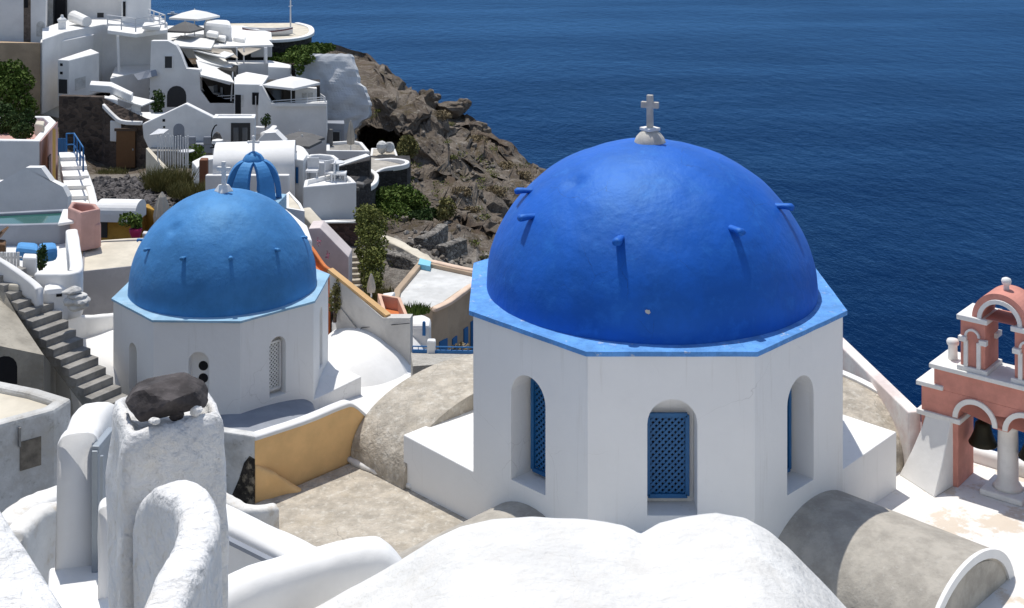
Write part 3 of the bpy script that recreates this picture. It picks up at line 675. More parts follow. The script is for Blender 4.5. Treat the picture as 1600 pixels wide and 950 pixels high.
bm = B(); barrel(bm, (-12.6, 35.6), (-9, 38.5), 1.9, 1.7, -14.9, -16.5, 24, .85); obj('vault', bm, W, ch2, smooth='auto')
# ------------------------------------------------------------------ pink bell tower
O = Vector((8.42, 27.0)); U = Vector((.77, -.64)); V = Vector((.64, .77))
bt = thing('bell_tower', 'salmon pink bell tower with white trim and two tiers of arches above the sea', 'bell tower', (O.x, O.y, -12.6))
def TP(u, v, z): p = O + U * u + V * v; return Vector((p.x, p.y, z))
MT = Matrix(((U.x, V.x, 0, O.x), (U.y, V.y, 0, O.y), (0, 0, 1, 0), (0, 0, 0, 1)))
def tbox(name, u0, u1, v0, v1, z0, z1, m_, bev=.012):
    bm = B(); box(bm, (u0, v0, z0), (u1, v1, z1), MT); return obj(name, bm, m_, bt, bev=bev)
zb0 = -12.62; cen = 1.65; DP = .86; zc = -11.32
for s in (0, 1):
    a, b_ = (0, .8) if s == 0 else (2.5, 3.3)
    tbox('pier', a + .03, b_ - .0 if s == 0 else b_ - .03, 0, DP, zb0, zc, PINK)
    tbox('pier_capital', a - .05, b_ + .06, -.06, DP + .06, zc, zc + .10, TRIM)
# wall with two arches
def archwall(name, u0, u1, v0, v1, z0, z1, arches, m_, step=None):
    bm = B(); us = []
    outer = []
    cur = [(u0, z0)]
    for (a, b_, zs) in arches:
        r = (b_ - a) / 2; c = (a + b_) / 2; cur.append((a, z0))
        cur += [(c - r * math.cos(math.pi * k / 14), zs + r * math.sin(math.pi * k / 14)) for k in range(15)]
        cur.append((b_, z0))
    cur += [(u1, z0), (u1, z1), (u0, z1)]
    seen = []
    for p in cur:
        if not seen or (abs(p[0] - seen[-1][0]) + abs(p[1] - seen[-1][1])) > 1e-4: seen.append(p)
    f = [bm.verts.new(MT @ Vector((u, v0, z))) for u, z in seen]; k_ = [bm.verts.new(MT @ Vector((u, v1, z))) for u, z in seen]; n = len(seen)
    ff = bm.faces.new(f); kf = bm.faces.new(k_[::-1])
    for i in range(n): bm.faces.new((f[i], k_[i], k_[(i + 1) % n], f[(i + 1) % n]))
    bmesh.ops.triangulate(bm, faces=[ff, kf])
    return obj(name, bm, m_, bt)
def archtrim(name, a, b_, zs, v0, v1, tw, m_=TRIM, par=None):
    bm = B(); r = (b_ - a) / 2; c = (a + b_) / 2; rings = []
    for k in range(17):
        q_ = math.pi * k / 16; cs, sn = -math.cos(q_), math.sin(q_)
        rings.append([MT @ Vector((c + (r + e) * cs, v, zs + (r + e) * sn)) for e, v in ((.003, v0), (tw, v0), (tw, v1), (.003, v1))])
    loft(bm, rings); return obj(name, bm, m_, par or bt)
za = zc + .10
archwall('arcade', .04, 3.26, .0, DP, za, -10.72, [(.8, 1.5, za + .03), (1.8, 2.5, za + .03)], PINK)
archtrim('arch_trim', .8, 1.5, za + .03, -.045, .02, .1); archtrim('arch_trim', 1.8, 2.5, za + .03, -.045, .02, .1)
tbox('shoulder_cornice', -.06, .50, -.06, DP + .06, -10.72, -10.63, TRIM); tbox('shoulder_cornice', 2.8, 3.36, -.06, DP + .06, -10.72, -10.63, TRIM)
tbox('attic', .30, 3.0, 0, DP, -10.72, -10.30, PINK)
tbox('cornice', .22, 3.08, -.07, DP + .07, -10.30, -10.21, TRIM)
bm = B(); lathe(bm, TP(cen, .43, 0), [(.30, zb0 + .12), (.25, zb0 + .2), (.205, zb0 + .26), (.195, -11.5), (.19, za - .12), (.25, za - .04), (.25, za + .01)], 24); obj('column', bm, TRIM, bt, smooth=True)
tbox('column_base', cen - .42, cen + .42, .0, .86, zb0, zb0 + .12, TRIM, .03)
# upper tier
for a, b_ in ((.83, 1.33), (1.91, 2.41)):
    tbox('upper_pier', a, b_, .05, .81, -10.12, -9.20, PINK)
    tbox('pier_base', a - .06, b_ + .06, -.01, .87, -10.21, -10.12, TRIM)
    tbox('pier_cornice', a - .06, b_ + .06, -.02, .88, -9.20, -9.10, TRIM)
    m_ = (a + b_) / 2
    archtrim('niche_trim', m_ - .11, m_ + .11, -9.50, .0, .06, .045)
    for u in (m_ - .2, m_ + .2):
        tbox('colonnette', u + (.03 if u < m_ else -.11), u + (.11 if u < m_ else -.03), .0, .06, -10.12, -9.60, TRIM, .004)
        tbox('capital', u - (.07 if u < m_ else .05), u + (.09 if u < m_ else .1), -.04, .08, -9.62, -9.52, TRIM, .004)
    tbox('capital', (b_ - .02) if a < 1 else a - .06, (b_ + .06) if a < 1 else a + .02, .55, .85, -9.62, -9.52, TRIM, .004)
archwall('upper_arch_wall', 1.33, 1.91, .05, .81, -9.095, -9.09, [], PINK)
bm = B(); rings = []
zsp = -9.10; ri = .36; ro = .56; cu = 1.62
for k in range(25):
    q_ = math.pi * k / 24; cs, sn = -math.cos(q_), math.sin(q_)
    rings.append([MT @ Vector((cu + r_ * cs, v, zsp + r_ * sn)) for r_, v in ((ri, .06), (ro, .06), (ro, .80), (ri, .80))])
loft(bm, rings); obj('upper_arch', bm, PINK, bt)
archtrim('arch_trim', cu - ri + .002, cu + ri - .002, zsp + .003, .01, .08, .085)
bm = B(); lathe(bm, TP(cu, .43, zsp + ro - .03), [(.06, 0), (.055, .09), (.05, .11), (.085, .15), (.10, .2), (.085, .25), (.03, .275)], 16); obj('finial', bm, TRIM, bt, smooth=True)
bm = B(); lathe(bm, TP(.52, .45, -10.21), [(.10, 0), (.09, .28), (.12, .31), (.13, .36), (.11, .41), (.04, .43)], 14); obj('finial', bm, TRIM, bt, smooth=True)
bm = B(); lathe(bm, TP(2.78, .45, -10.21), [(.10, 0), (.09, .28), (.12, .31), (.13, .36), (.11, .41), (.04, .43)], 14); obj('finial', bm, TRIM, bt, smooth=True)
tbox('back_bracket', .74, .92, .78, 1.0, -11.32, -11.15, TRIM)
for s, u, lb in ((0, 1.15, 'bronze bell hanging in the left lower arch of the pink tower'), (1, 2.15, 'bronze bell hanging in the right lower arch, cut by the photo edge')):
    t_ = thing('bell', lb, 'bell', TP(u, .43, -11.9), 'bells of the pink tower')
    bm = B(); lathe(bm, TP(u, .43, -11.78), [(.02, .0), (.275, .0), (.285, .03), (.235, .12), (.185, .24), (.16, .36), (.155, .42), (.10, .48), (.05, .50)], 24); obj('bell_body', bm, BRZ, t_, smooth=True)
    bm = B(); bar(bm, TP(u, .43, -11.32), TP(u, .43, -11.12), .16, .07); bar(bm, TP(u - .4, .43, -11.10), TP(u + .4, .43, -11.10), .04); obj('yoke', bm, BRZ, t_)
    bm = B(); tube(bm, [TP(u, .43, -11.5), TP(u, .43, -11.84)], .02, 6); lathe(bm, TP(u, .43, -11.88), [(.01, 0), (.05, .03), (.05, .06), (.01, .09)], 10); obj('clapper', bm, BRZ, t_)
# white buttress against the left pier
bm = B()
pts_ = [(.12, -.02), (.66, -.02)]
zz = [(-11.25, 0), (-11.6, .12), (-12.1, .36), (-12.62, .66)]
rings = []
for z, e in zz:
    rings.append([TP(.14 - e * .75, -.02 - e * .3, z), TP(.66 - e * .1, -.05 - e, z), TP(.70, .02, z), TP(.16 - e * .5, .02, z)])
loft(bm, rings); obj('buttress', bm, W, bt, smooth='auto', bev=.03)
# terrace below the tower
bm = B(); zt_ = -12.62
tp = [(6.0, 22.5), (7.0, 19), (14, 17), (16, 22.6), (12.2, 25.4), (10.35, 27.15), (8.9, 28.5), (6.5, 26.8)]
prism(bm, [(x, y, zt_) for x, y in tp], -15.5)
TERW = plaster('terrace_white', (.82, .80, .77), .04, .8, [(.75, .53, .60, (.52, .38, .22), .5), (5, .55, .75, (.62, .5, .34), .35)], .5, 8, .02)
o = obj('bell_terrace', bm, TERW, bev=.05); tag(o, kind='structure')
bm = B(); box(bm, (0, 0, 0), (.2, 1, .1));
bm.free(); bm = sweepwall([Vector((8.9, 28.6, -12.35)), Vector((10.4, 27.25, -12.35)), Vector((12.3, 25.5, -12.35)), Vector((14.5, 23.7, -12.35))], .3, .5, amp=.01)
single('parapet_wall', bm, W, 'low white parapet edging the bell tower terrace above the sea', 'parapet', smooth=True)
# pale parapet running back from the tower to the church
bm = B(); A2 = R(1290, 500, -11.35); E = Vector((8.50, 27.15, -11.35))
dv = (E - A2); dv.z = 0; dv.normalize(); sv = Vector((dv.y, -dv.x, 0))
prism(bm, [tuple(A2), tuple(E), tuple(E + sv * .28), tuple(A2 + sv * .28)], -13.4)
PKF = plaster('pink_wash', (.78, .66, .62), .1, .7, [(.6, .42, .62, (.80, .78, .75), .9), (4, .55, .7, (.6, .52, .42), .3)], .35, 9, .015)
single('parapet_wall', bm, PKF, 'long pale parapet with pink wash running from the big church to the bell tower', 'parapet', bev=.03)

# ------------------------------------------------------------------ church terrace, orange wall
bm = B()
zf = -12.56
fl = [(548, 722), (372, 797), (330, 850), (470, 905), (700, 905), (760, 800), (640, 700)]
prism(bm, [tuple(R(a, b_, zf)) for a, b_ in fl], -14.5); o = obj('church_roof_terrace', bm, CEM, bev=.04); tag(o, kind='structure')
ow = thing('garden_wall', 'orange wall with white weathered end beside the church roof', 'wall', (-5, 26, -12.6))
A = Vector((-5.08, 25.85)); E = Vector((-3.05, 27.88)); dv = (E - A).normalized(); nv = Vector((-dv.y, dv.x))
bm = B()
tops = [(0, -11.32), (1.2, -11.36), (2.1, -11.33), (2.45, -11.38), (2.87, -11.78)]
f = []
fr = [bm.verts.new((*(A + dv * u), z)) for u, z in tops] + [bm.verts.new((*(A + dv * u), -13.2)) for u in (2.87, 0)]
bk = [bm.verts.new((*(A + dv * u + nv * .22), z)) for u, z in tops] + [bm.verts.new((*(A + dv * u + nv * .22), -13.2)) for u in (2.87, 0)]
bm.faces.new(fr); bm.faces.new(bk[::-1])
for i in range(7): bm.faces.new((fr[i], bk[i], bk[(i + 1) % 7], fr[(i + 1) % 7]))
obj('orange_face', bm, OCH, ow)
cop = [Vector((*(A + dv * u + nv * .11), z + .03)) for u, z in tops]
bm = sweepwall(cop, .26, .09, .05, 4, .01, 5); obj('coping', bm, W, ow, smooth=True)
bm = B(); G = Vector((-6.6, 26.35)); d2 = (G - A).normalized(); n2_ = Vector((-d2.y, d2.x))
if n2_.y < 0: n2_ = -n2_
prism(bm, [(A.x, A.y, -11.3), (G.x, G.y, -11.3), (G.x + n2_.x * .22, G.y + n2_.y * .22, -11.3), (A.x + n2_.x * .22, A.y + n2_.y * .22, -11.3)], -14.2); obj('white_end', bm, WW, ow, bev=.03)
bm = sweepwall([P(398, 724, 25.9), P(420, 733, 26.0), P(445, 748, 26.2), P(474, 768, 26.3)], .2, .8, .1, 6, .02, 4)
single('low_wall', bm, OCH, 'low rounded orange wall running out from the foot of the taller orange wall', 'wall', smooth=True)
MOULD = plaster('black_mould', (.06, .052, .045), .3, 5, [(3, .5, .62, (.35, .3, .22), .7)], .6, 14, .02)
bm = B(); fo = Vector((-n2_.x, -n2_.y)); sh_ = [(.0, -11.75), (.12, -11.70), (.24, -11.85), (.36, -12.2), (.52, -12.55), (.55, -13.0), (0, -13.0)]
f = [bm.verts.new((A.x + d2.x * u + fo.x * .012, A.y + d2.y * u + fo.y * .012, z)) for u, z in sh_]; k_ = [bm.verts.new((A.x + d2.x * u - fo.x * .01, A.y + d2.y * u - fo.y * .01, z)) for u, z in sh_]
bm.faces.new(f); bm.faces.new(k_[::-1])
for i in range(7): bm.faces.new((f[i], k_[i], k_[(i + 1) % 7], f[(i + 1) % 7]))
obj('mould_stain', bm, MOULD, ow)
bm = sweepwall([P(335, 765, 24.6), P(360, 778, 24.3), P(385, 790, 24.1), P(430, 788, 24.4)], .3, .7, .12, 6, .02, 4)
single('low_wall', bm, WS, 'low stained white wall curving below the orange wall', 'wall', smooth=True)
# the floor of the small church's yard
bm = B(); prism(bm, [tuple(R(a, b_, -14.7)) for a, b_ in ((200, 640), (345, 700), (430, 690), (560, 690), (700, 690), (690, 590), (560, 560), (200, 560))], -16)
tag(obj('church_yard', bm, W), kind='structure')

# ------------------------------------------------------------------ grey stone steps on the left
st = thing('staircase', 'steep grey concrete staircase without railing, left of the small church', 'staircase', (-11.5, 34, -14.5))
p0 = Vector((-12.6, 35.5, -11.635)); run = Vector((.253, -.18, -.18)); wd = Vector((-.51, -.80, 0))
for k in range(-3, 13):
    a = p0 + run * k; bm = B(); rb = Vector((run.x, run.y, 0)); j = Vector((random.uniform(-.012, .012), random.uniform(-.012, .012), random.uniform(-.008, .008)))
    tp = [a + j, a - rb * 1.04 + j, a - rb * 1.04 + wd + j, a + wd + j]
    t_ = [bm.verts.new(p) for p in tp]; bt_ = [bm.verts.new(tp[0] + Vector((0, 0, -.20))), bm.verts.new(tp[1] + Vector((0, 0, -.08 - .18))), bm.verts.new(tp[2] + Vector((0, 0, -.26))), bm.verts.new(tp[3] + Vector((0, 0, -.20)))]
    bm.faces.new(t_); bm.faces.new(bt_[::-1])
    for i in range(4): bm.faces.new((t_[i], bt_[i], bt_[(i + 1) % 4], t_[(i + 1) % 4]))
    obj('step', bm, CONC, st, bev=.012)
bm = B(); a = p0 - run * 4 + Vector((0, 0, -.22)); b2 = p0 + run * 12 + Vector((0, 0, -.22)); ins = wd * .03
q4 = [a + ins, b2 + ins, b2 + wd * .97, a + wd * .97]
t_ = [bm.verts.new(p) for p in q4]; u_ = [bm.verts.new(p + Vector((0, 0, -.28))) for p in q4]
bm.faces.new(t_); bm.faces.new(u_[::-1])
for i in range(4): bm.faces.new((t_[i], u_[i], u_[(i + 1) % 4], t_[(i + 1) % 4]))
obj('stair_slab', bm, CONC, st)
# weathered house the steps climb past
bm = B(); hw_ = thing('ruined_house', 'weathered grey house wall with a black hole beneath the concrete steps', 'house', (-14, 33.5, -16))
q1 = Vector((-13.12, 34.62)); q2 = Vector((-11.85, 32.95)); q3 = Vector((-15.4, 31.6)); q4 = Vector((-17, 33.8)); q5 = Vector((-15.5, 36.2)); q6 = Vector((-14.2, 35.6))
prism(bm, [(q6.x, q6.y, -10.9), (q1.x, q1.y, -11.9), (q2.x + .05, q2.y + .0, -12.35), (q3.x, q3.y, -11.0), (q4.x, q4.y, -10.9), (q5.x, q5.y, -10.9)], -16.5)
OLDW = plaster('old_grey_wall', (.42, .385, .32), .15, .9, [(1.6, .52, .68, (.24, .22, .18), .6), (6, .55, .7, (.16, .14, .12), .5)], .7, 8, .03)
obj('wall', bm, OLDW, hw_)
class X: pass
bq = X(); bq.pts = [Vector((q3.x, q3.y, 0)), Vector((q2.x, q2.y, 0))]; bq.t = hw_
onface(bq, 0, -15, 556, 27, 602, BLK, 'opening', .1, .02, arch=True)
# ------------------------------------------------------------------ low cream-roofed house bottom left
lb = blk('house', 'low peeling white house with cream roof at the left edge below the steps', 'house', [(-220, 760), (-20, 668), (84, 640), (112, 622), (60, 606), (0, 594), (-220, 560)], 17.2, 3.2, WW, rim=.10, rd=.22, roofm=CRM, bev=.05)
bm = B(); o = onface(lb, 1, 31, 686, 64, 731, plaster('patched_plaster', (.22, .19, .15), .2, 5, None, .5, 20, .02), 'repair_patch', .05, .012)
onface(lb, 1, 28, 667, 31, 697, CONC, 'drain_spout', .08, .05)
bm = sweepwall([P(5, 818, 13.6), P(40, 785, 14.2), P(75, 768, 14.7), P(125, 752, 15.4)], .35, .25, .08, 5, .02, 4)
single('kerb', bm, WS, 'mossy cream kerb below the peeling white house', 'kerb', smooth=True)
bm = sweepwall([P(20, 832, 12.5), P(50, 800, 12.9), P(75, 788, 13.1), P(125, 780, 13.5)], .25, 1.6, .12, 5, .02, 3)
single('low_wall', bm, WS, 'rough white wall behind the gate pillar, below the mossy kerb', 'wall', smooth=True)
bm = B(); prism(bm, [(-14, 8, -8.3), (-3.6, 8.6, -8.3), (-4.6, 14, -8.3), (-14, 18, -8.3)], -9); tag(obj('lower_path', bm, WS), kind='structure')

# ------------------------------------------------------------------ foreground walls, pillar, rock
bm = sweepwall([Vector((-1.41 + .433 * t_ - .235, 3.6 - .62 * t_ - .165, -1.66)) for t_ in (-3, -1.5, -.5, .5, 1.5, 2.5)], .50, 1.6, .05, 16, .006, 2.2, flare=.35, ns=16)
single('parapet_wall', bm, WF, 'out of focus white parapet in the bottom left corner, nearest the camera', 'parapet', smooth=True)
# rock pillar
pl = thing('pillar', 'broad whitewashed masonry pillar carrying the dark rock', 'pillar', (-2.0, 7.4, -6))
Aq, Bq, Cq = Vector((-2.125, 7.18)), Vector((-1.635, 7.49)), Vector((-2.38, 7.72)); Dq = Bq + Cq - Aq
rings = []
cen_ = (Aq + Dq) / 2
def rrect(scale, z, n=12, pw=7, dx=0):
    e1_ = (Bq - Aq) / 2; e2_ = (Cq - Aq) / 2; out = []; r_ = .13
    for sx, sy, a0 in ((1, 1, 0), (-1, 1, 90), (-1, -1, 180), (1, -1, 270)):
        for k in range(5):
            a = math.radians(a0 + k * 22.5); c_, s_ = sx * (1 - r_) + r_ * math.cos(a), sy * (1 - r_) + r_ * math.sin(a)
            p = cen_ + (e1_ * c_ + e2_ * s_) * scale; out.append(Vector((p.x + dx, p.y, z)))
        nx, ny = {0: (-1, 1), 90: (-1, -1), 180: (1, -1), 270: (1, 1)}[a0]
        c0 = Vector((sx * (1 - r_) + r_ * math.cos(math.radians(a0 + 90)), sy * (1 - r_) + r_ * math.sin(math.radians(a0 + 90))))
        c1_ = Vector((nx * (1 - r_) + r_ * math.cos(math.radians(a0 + 90)), ny * (1 - r_) + r_ * math.sin(math.radians(a0 + 90))))
        for k in range(1, 8):
            c = c0 + (c1_ - c0) * k / 8; p = cen_ + (e1_ * c.x + e2_ * c.y) * scale; out.append(Vector((p.x + dx, p.y, z)))
    return out
zp0 = -3.13
for z, s in [(-6.2, 1.13)] + [(-6 + k * .22, 1.12 - k * .008) for k in range(12)] + [(-3.32, .995), (-3.24, .985), (-3.19, .955), (-3.155, .91), (-3.14, .84), (-3.15, .78), (-3.19, .74), (-3.21, .5), (-3.21, .2)]:
    rings.append(rrect(s, z))
bm = B(); loft(bm, rings); bmesh.ops.subdivide_edges(bm, edges=[e for e in bm.edges if e.calc_length() > .12], cuts=1, use_grid_fill=True)
jitter(bm, .018, 4.2, 4, .010, 15); obj('shaft', bm, WF, pl, smooth=True)
# volcanic rock
rc = P(257, 634, 7.45) + Vector((0, 0, 0)); bm = B(); bmesh.ops.create_icosphere(bm, subdivisions=4, radius=1)
planes = [(Vector(n_).normalized(), d) for n_, d in (((-.6, -.75, .35), .66), ((.15, -.9, -.45), .62), ((.1, -.35, .95), .55), ((-.25, .1, 1), .62), ((.9, -.3, .25), .78), ((.5, -.8, .1), .74), ((-.9, -.2, -.3), .80), ((.1, 0, -1), .45), ((-.95, .1, .5), .8), ((.3, .9, .2), .7), ((.75, -.2, .75), .72), ((-.3, -.95, -.15), .72))]
for v in bm.verts:
    for n_, d in planes:
        e = v.co.dot(n_) - d
        if e > 0: v.co -= n_ * e
    v.co += Vector((noise.noise(v.co * 3), noise.noise(v.co * 3 + Vector((9, 0, 0))), noise.noise(v.co * 3 + Vector((0, 9, 0))))) * .035
    v.co = Vector((v.co.x * .25, v.co.y * .20, v.co.z * .15))
bmesh.ops.rotate(bm, verts=bm.verts, matrix=Matrix.Rotation(-.02, 3, 'Y') @ Matrix.Rotation(.3, 3, 'Z')); bmesh.ops.translate(bm, verts=bm.verts, vec=rc + Vector((0, .03, .03)))
single('rock', bm, ROCKD, 'dark angular volcanic rock resting on top of the white pillar', 'rock')
for i, (a, b_, D, s, mm, lab) in enumerate(((240, 657, 7.30, .022, WF, 'white plaster lump propping the dark rock on its near left'), (306, 640, 7.45, .028, WF, 'white plaster lump propping the dark rock on its right'), (276, 648, 7.42, .03, ROCKD, 'small black stone wedged between the white lumps under the rock'))):
    bm = B(); bmesh.ops.create_icosphere(bm, subdivisions=3, radius=s); bmesh.ops.scale(bm, vec=(1.3, 1, 1), verts=bm.verts); bmesh.ops.translate(bm, verts=bm.verts, vec=P(a, b_, D)); jitter(bm, .02, 22, i, .006, 60)
    single('stone', bm, mm, lab, 'stone', smooth=False)
bm = sweepwall([P(238, 800, 7.18), P(246, 768, 7.08), P(272, 754, 6.85), P(304, 772, 6.6), P(312, 815, 6.3), P(288, 870, 5.95), P(250, 950, 5.5), P(200, 1080, 4.9), P(150, 1260, 4.3)], .20, 2.2, .1, 12, .012, 4, ns=14)
single('curved_parapet', bm, WF, 'thick curved white parapet sweeping down from the rock pillar towards the camera', 'parapet', smooth=True)
# gate pillar and gate
bm = sweepwall([P(122, 676, 8.9), P(124, 668, 9.0), P(130, 662, 9.15), P(139, 640, 9.35), P(150, 628, 9.6), P(163, 633, 9.85), P(176, 655, 10.1)], .27, 2.9, .12, 8, .012, 3, flare=.03)
single('gate_pillar', bm, W, 'white gate pillar with a humped top left of the rock pillar', 'pillar', smooth=True)
gt = thing('metal_gate', 'narrow grey metal gate between the two white pillars', 'gate', tuple(P(162, 893, 8.75)))
a = P(149, 703, 8.85); b2 = P(174, 708, 9.15); bm = B(); zb = a.z - .98
bar(bm, (a.x, a.y, a.z), (a.x, a.y, zb), .04); bar(bm, (b2.x, b2.y, a.z), (b2.x, b2.y, zb), .04); bar(bm, a, (b2.x, b2.y, a.z), .05); obj('frame', bm, METG, gt, bev=.004)
bm = B(); prism(bm, [(a.x, a.y, a.z - .02), (b2.x, b2.y, a.z - .02), (b2.x, b2.y + .015, a.z - .02), (a.x, a.y + .015, a.z - .02)], zb); obj('panel', bm, METG, gt)
bm = B(); bar(bm, (a.x + .05, a.y - .02, a.z - .03), (a.x + .05, a.y - .02, zb), .02); obj('rib', bm, METG, gt)
bm = sweepwall([P(170, 790, 8.35), P(170, 779, 8.5), P(174, 775, 8.8)], .13, 1.4, .06, 6, .006, 4); single('gate_post', bm, W, 'short white post between the grey gate and the rock pillar', 'post', smooth=True)
stp = thing('steps', 'few white steps at the foot of the gate', 'steps', tuple(P(150, 950, 8)))
for k in range(4):
    bm = B(); y0 = 8.9 - k * .32; z = -4.78 + k * .05
    prism(bm, [(-3.15 + k * .1, y0, z), (-2.3, y0 + .25, z), (-2.25, y0 - .08, z), (-3.05 + k * .1, y0 - .32, z)], z - .6); obj('step', bm, W, stp, bev=.02)
# stair parapet right of the pillar
bm = sweepwall([P(300, 772, 13.6), P(345, 797, 13.3), P(410, 828, 13.0), P(480, 862, 12.6), P(560, 905, 12.2)], .34, 2.6, .07, 8, .01, 3)
sp = thing('parapet_wall', 'straight white stair parapet with a ledge just right of the rock pillar', 'parapet', (-1.9, 9.8, -6.5)); obj('wall', bm, W, sp, smooth=True)
bm = B(); a = P(345, 838, 12.93); b2 = P(470, 900, 12.35); bar(bm, a, b2, .06, .04); obj('ledge', bm, GREYP, sp)
bm = sweepwall([P(240, 985, 10.6), P(360, 908, 11.0), P(430, 880, 11.25), P(520, 856, 11.45), P(570, 846, 11.55), P(600, 849, 11.6), P(630, 878, 11.65)], .40, 2.4, .22, 10, .012, 2.5, flare=.05, ns=14)
single('parapet_wall', bm, W, 'thick round-topped white parapet leading to the double vault', 'parapet', smooth=True)
# double vault
prof = [(300, 1120), (380, 1020), (470, 952), (560, 903), (625, 866), (680, 832), (720, 813), (770, 802), (830, 798), (900, 801), (950, 806), (975, 811), (990, 819), (1000, 826), (1010, 821), (1030, 808), (1060, 799), (1120, 792), (1165, 800), (1200, 819), (1230, 845), (1265, 882), (1300, 918), (1340, 962), (1400, 1035), (1480, 1150)]
D0 = 11.0; bm = B(); xs = [((a - 800) * D0 / F, zof(b_, D0)) for a, b_ in prof]
sx_ = np.linspace(xs[0][0], xs[-1][0], 120); sz0 = np.interp(sx_, [q_[0] for q_ in xs], [q_[1] for q_ in xs]); sz_ = np.convolve(np.pad(sz0, 5, mode='edge'), np.ones(11) / 11, mode='valid')
N = 200; X0 = xs[0][0]; X1 = xs[-1][0]; rows = []
for j in range(46):
    y = D0 - j * .13; row = []
    for i in range(N + 1):
        x = X0 + (X1 - X0) * i / N; z = float(np.interp(x, [q_[0] for q_ in xs], [q_[1] for q_ in xs]))
        zsm = float(np.interp(x, sx_, sz_)); bl = min(1, j / 9); z = z * (1 - bl) + zsm * bl
        z += noise.noise(Vector((x * .9, y * .9, 0))) * .035 * min(1, j / 4) + noise.noise(Vector((x * 4, y * 4, 2))) * .008 - .012 * (j / 10) ** 2 * 0
        if j == 0: z -= .06
        row.append(Vector((x + (y - D0) * .0, y + (.02 if j == 0 else 0), z)))
    rows.append(row)
rv = [[bm.verts.new(p) for p in r_] for r_ in rows]
for a, b_ in zip(rv, rv[1:]):
    for k in range(N): bm.faces.new((a[k], a[k + 1], b_[k + 1], b_[k]))
lo_ = [bm.verts.new((p.x, p.y, -12)) for p in rows[0]]
for k in range(N): bm.faces.new((rv[0][k], lo_[k], lo_[k + 1], rv[0][k + 1]))
VW = plaster('vault_white', (.77, .76, .735), .07, .9, [(2.2, .48, .66, (.64, .615, .57), .5), (9, .58, .74, (.66, .62, .54), .35), (34, .68, .74, (.46, .40, .30), .5)], .9, 14, .02, cracks=(1.3, .004, (.55, .52, .46), .6))
single('vaulted_house', bm, VW, 'double white barrel vaulted roof with a valley, bottom centre foreground', 'house', smooth=True)

# ------------------------------------------------------------------ small items used in the town
def parasol(px, py, D, r, h, m, label, sides=4, rot=.6, sag=.32, group='open parasols on the hotel terraces'):
    top = P(px, py, D); t = thing('parasol', label, 'parasol', (top.x, top.y, top.z - h - .5), group)
    bm = B(); n = sides; tv = bm.verts.new(top); ring = []; low = []
    for k in range(n * 4):
        a = rot + k * 2 * math.pi / (n * 4); f_ = math.cos(math.pi / n) / math.cos(((a - rot) % (2 * math.pi / n)) - math.pi / n) if n == 4 else 1
        f_ = 1 / max(abs(math.cos((a - rot) % (math.pi / 2) - math.pi / 4)), .1) * math.cos(math.pi / 4) if n == 4 else 1 - .03 * (k % 2)
        ring.append(Vector((r * f_ * math.cos(a), r * f_ * math.sin(a), -sag * r)))
    mid = [bm.verts.new(top + v * .5 + Vector((0, 0, .03 * r))) for v in ring]; out = [bm.verts.new(top + v) for v in ring]; lo = [bm.verts.new(top + v + Vector((0, 0, -.13))) for v in ring]
    N_ = len(ring)
    for k in range(N_):
        l = (k + 1) % N_; bm.faces.new((tv, mid[k], mid[l])); bm.faces.new((mid[k], out[k], out[l], mid[l])); bm.faces.new((out[k], lo[k], lo[l], out[l]))
    obj('canopy', bm, m, t)
    bm = B(); tube(bm, [top + Vector((0, 0, .08)), top + Vector((0, 0, -h - .5))], .035, 6); obj('pole', bm, METW, t)
    bm = B(); lathe(bm, top + Vector((0, 0, -h - .5)), [(.3, 0), (.3, .06), (.06, .08)], 12); obj('base', bm, METG, t)
def closed_parasol(px, py, D, h, m, label, w=.17):
    top = P(px, py, D); t = thing('closed_parasol', label, 'parasol', (top.x, top.y, top.z - h), 'folded parasols')
    bm = B(); pr = []; n = 16; rings = []
    for k, (r_, z) in enumerate(((.02, 0), (w * .45, -.12 * h), (w * .8, -.35 * h), (w, -.6 * h), (w * .9, -.78 * h), (w * .7, -.80 * h))):
        rings.append([top + Vector((r_ * (1 + .25 * (j % 2)) * math.cos(j * 2 * math.pi / n), r_ * (1 + .25 * (j % 2)) * math.sin(j * 2 * math.pi / n), z)) for j in range(n)])
    loft(bm, rings); obj('canopy', bm, m, t)
    bm = B(); tube(bm, [top, top - Vector((0, 0, h))], .03, 6); obj('pole', bm, METW, t)
def awning(name, label, pts, m, th=.07, cat='awning', group=None):
    """pts: (px,py,D) corners of a stretched cloth"""
    bm = B(); a, b_, c_, d_ = [P(*p) for p in pts]; n = 8; g = []; g2 = []
    for i in range(n + 1):
        r_ = []
        for j in range(n + 1):
            u, v = i / n, j / n; p = (a * (1 - u) + b_ * u) * (1 - v) + (d_ * (1 - u) + c_ * u) * v; p = p - Vector((0, 0, .12 * math.sin(math.pi * u) * math.sin(math.pi * v))); r_.append(p)
        g.append([bm.verts.new(p) for p in r_]); g2.append([bm.verts.new(p - Vector((0, 0, th))) for p in r_])
    for G_ in (g, g2):
        for i in range(n):
            for j in range(n): bm.faces.new((G_[i][j], G_[i + 1][j], G_[i + 1][j + 1], G_[i][j + 1]))
    for i in range(n):
        for A_, B_ in (((i, 0), (i + 1, 0)), ((i, n), (i + 1, n)), ((0, i), (0, i + 1)), ((n, i), (n, i + 1))):
            bm.faces.new((g[A_[0]][A_[1]], g[B_[0]][B_[1]], g2[B_[0]][B_[1]], g2[A_[0]][A_[1]]))
    return single(name, bm, m, label, cat, group)
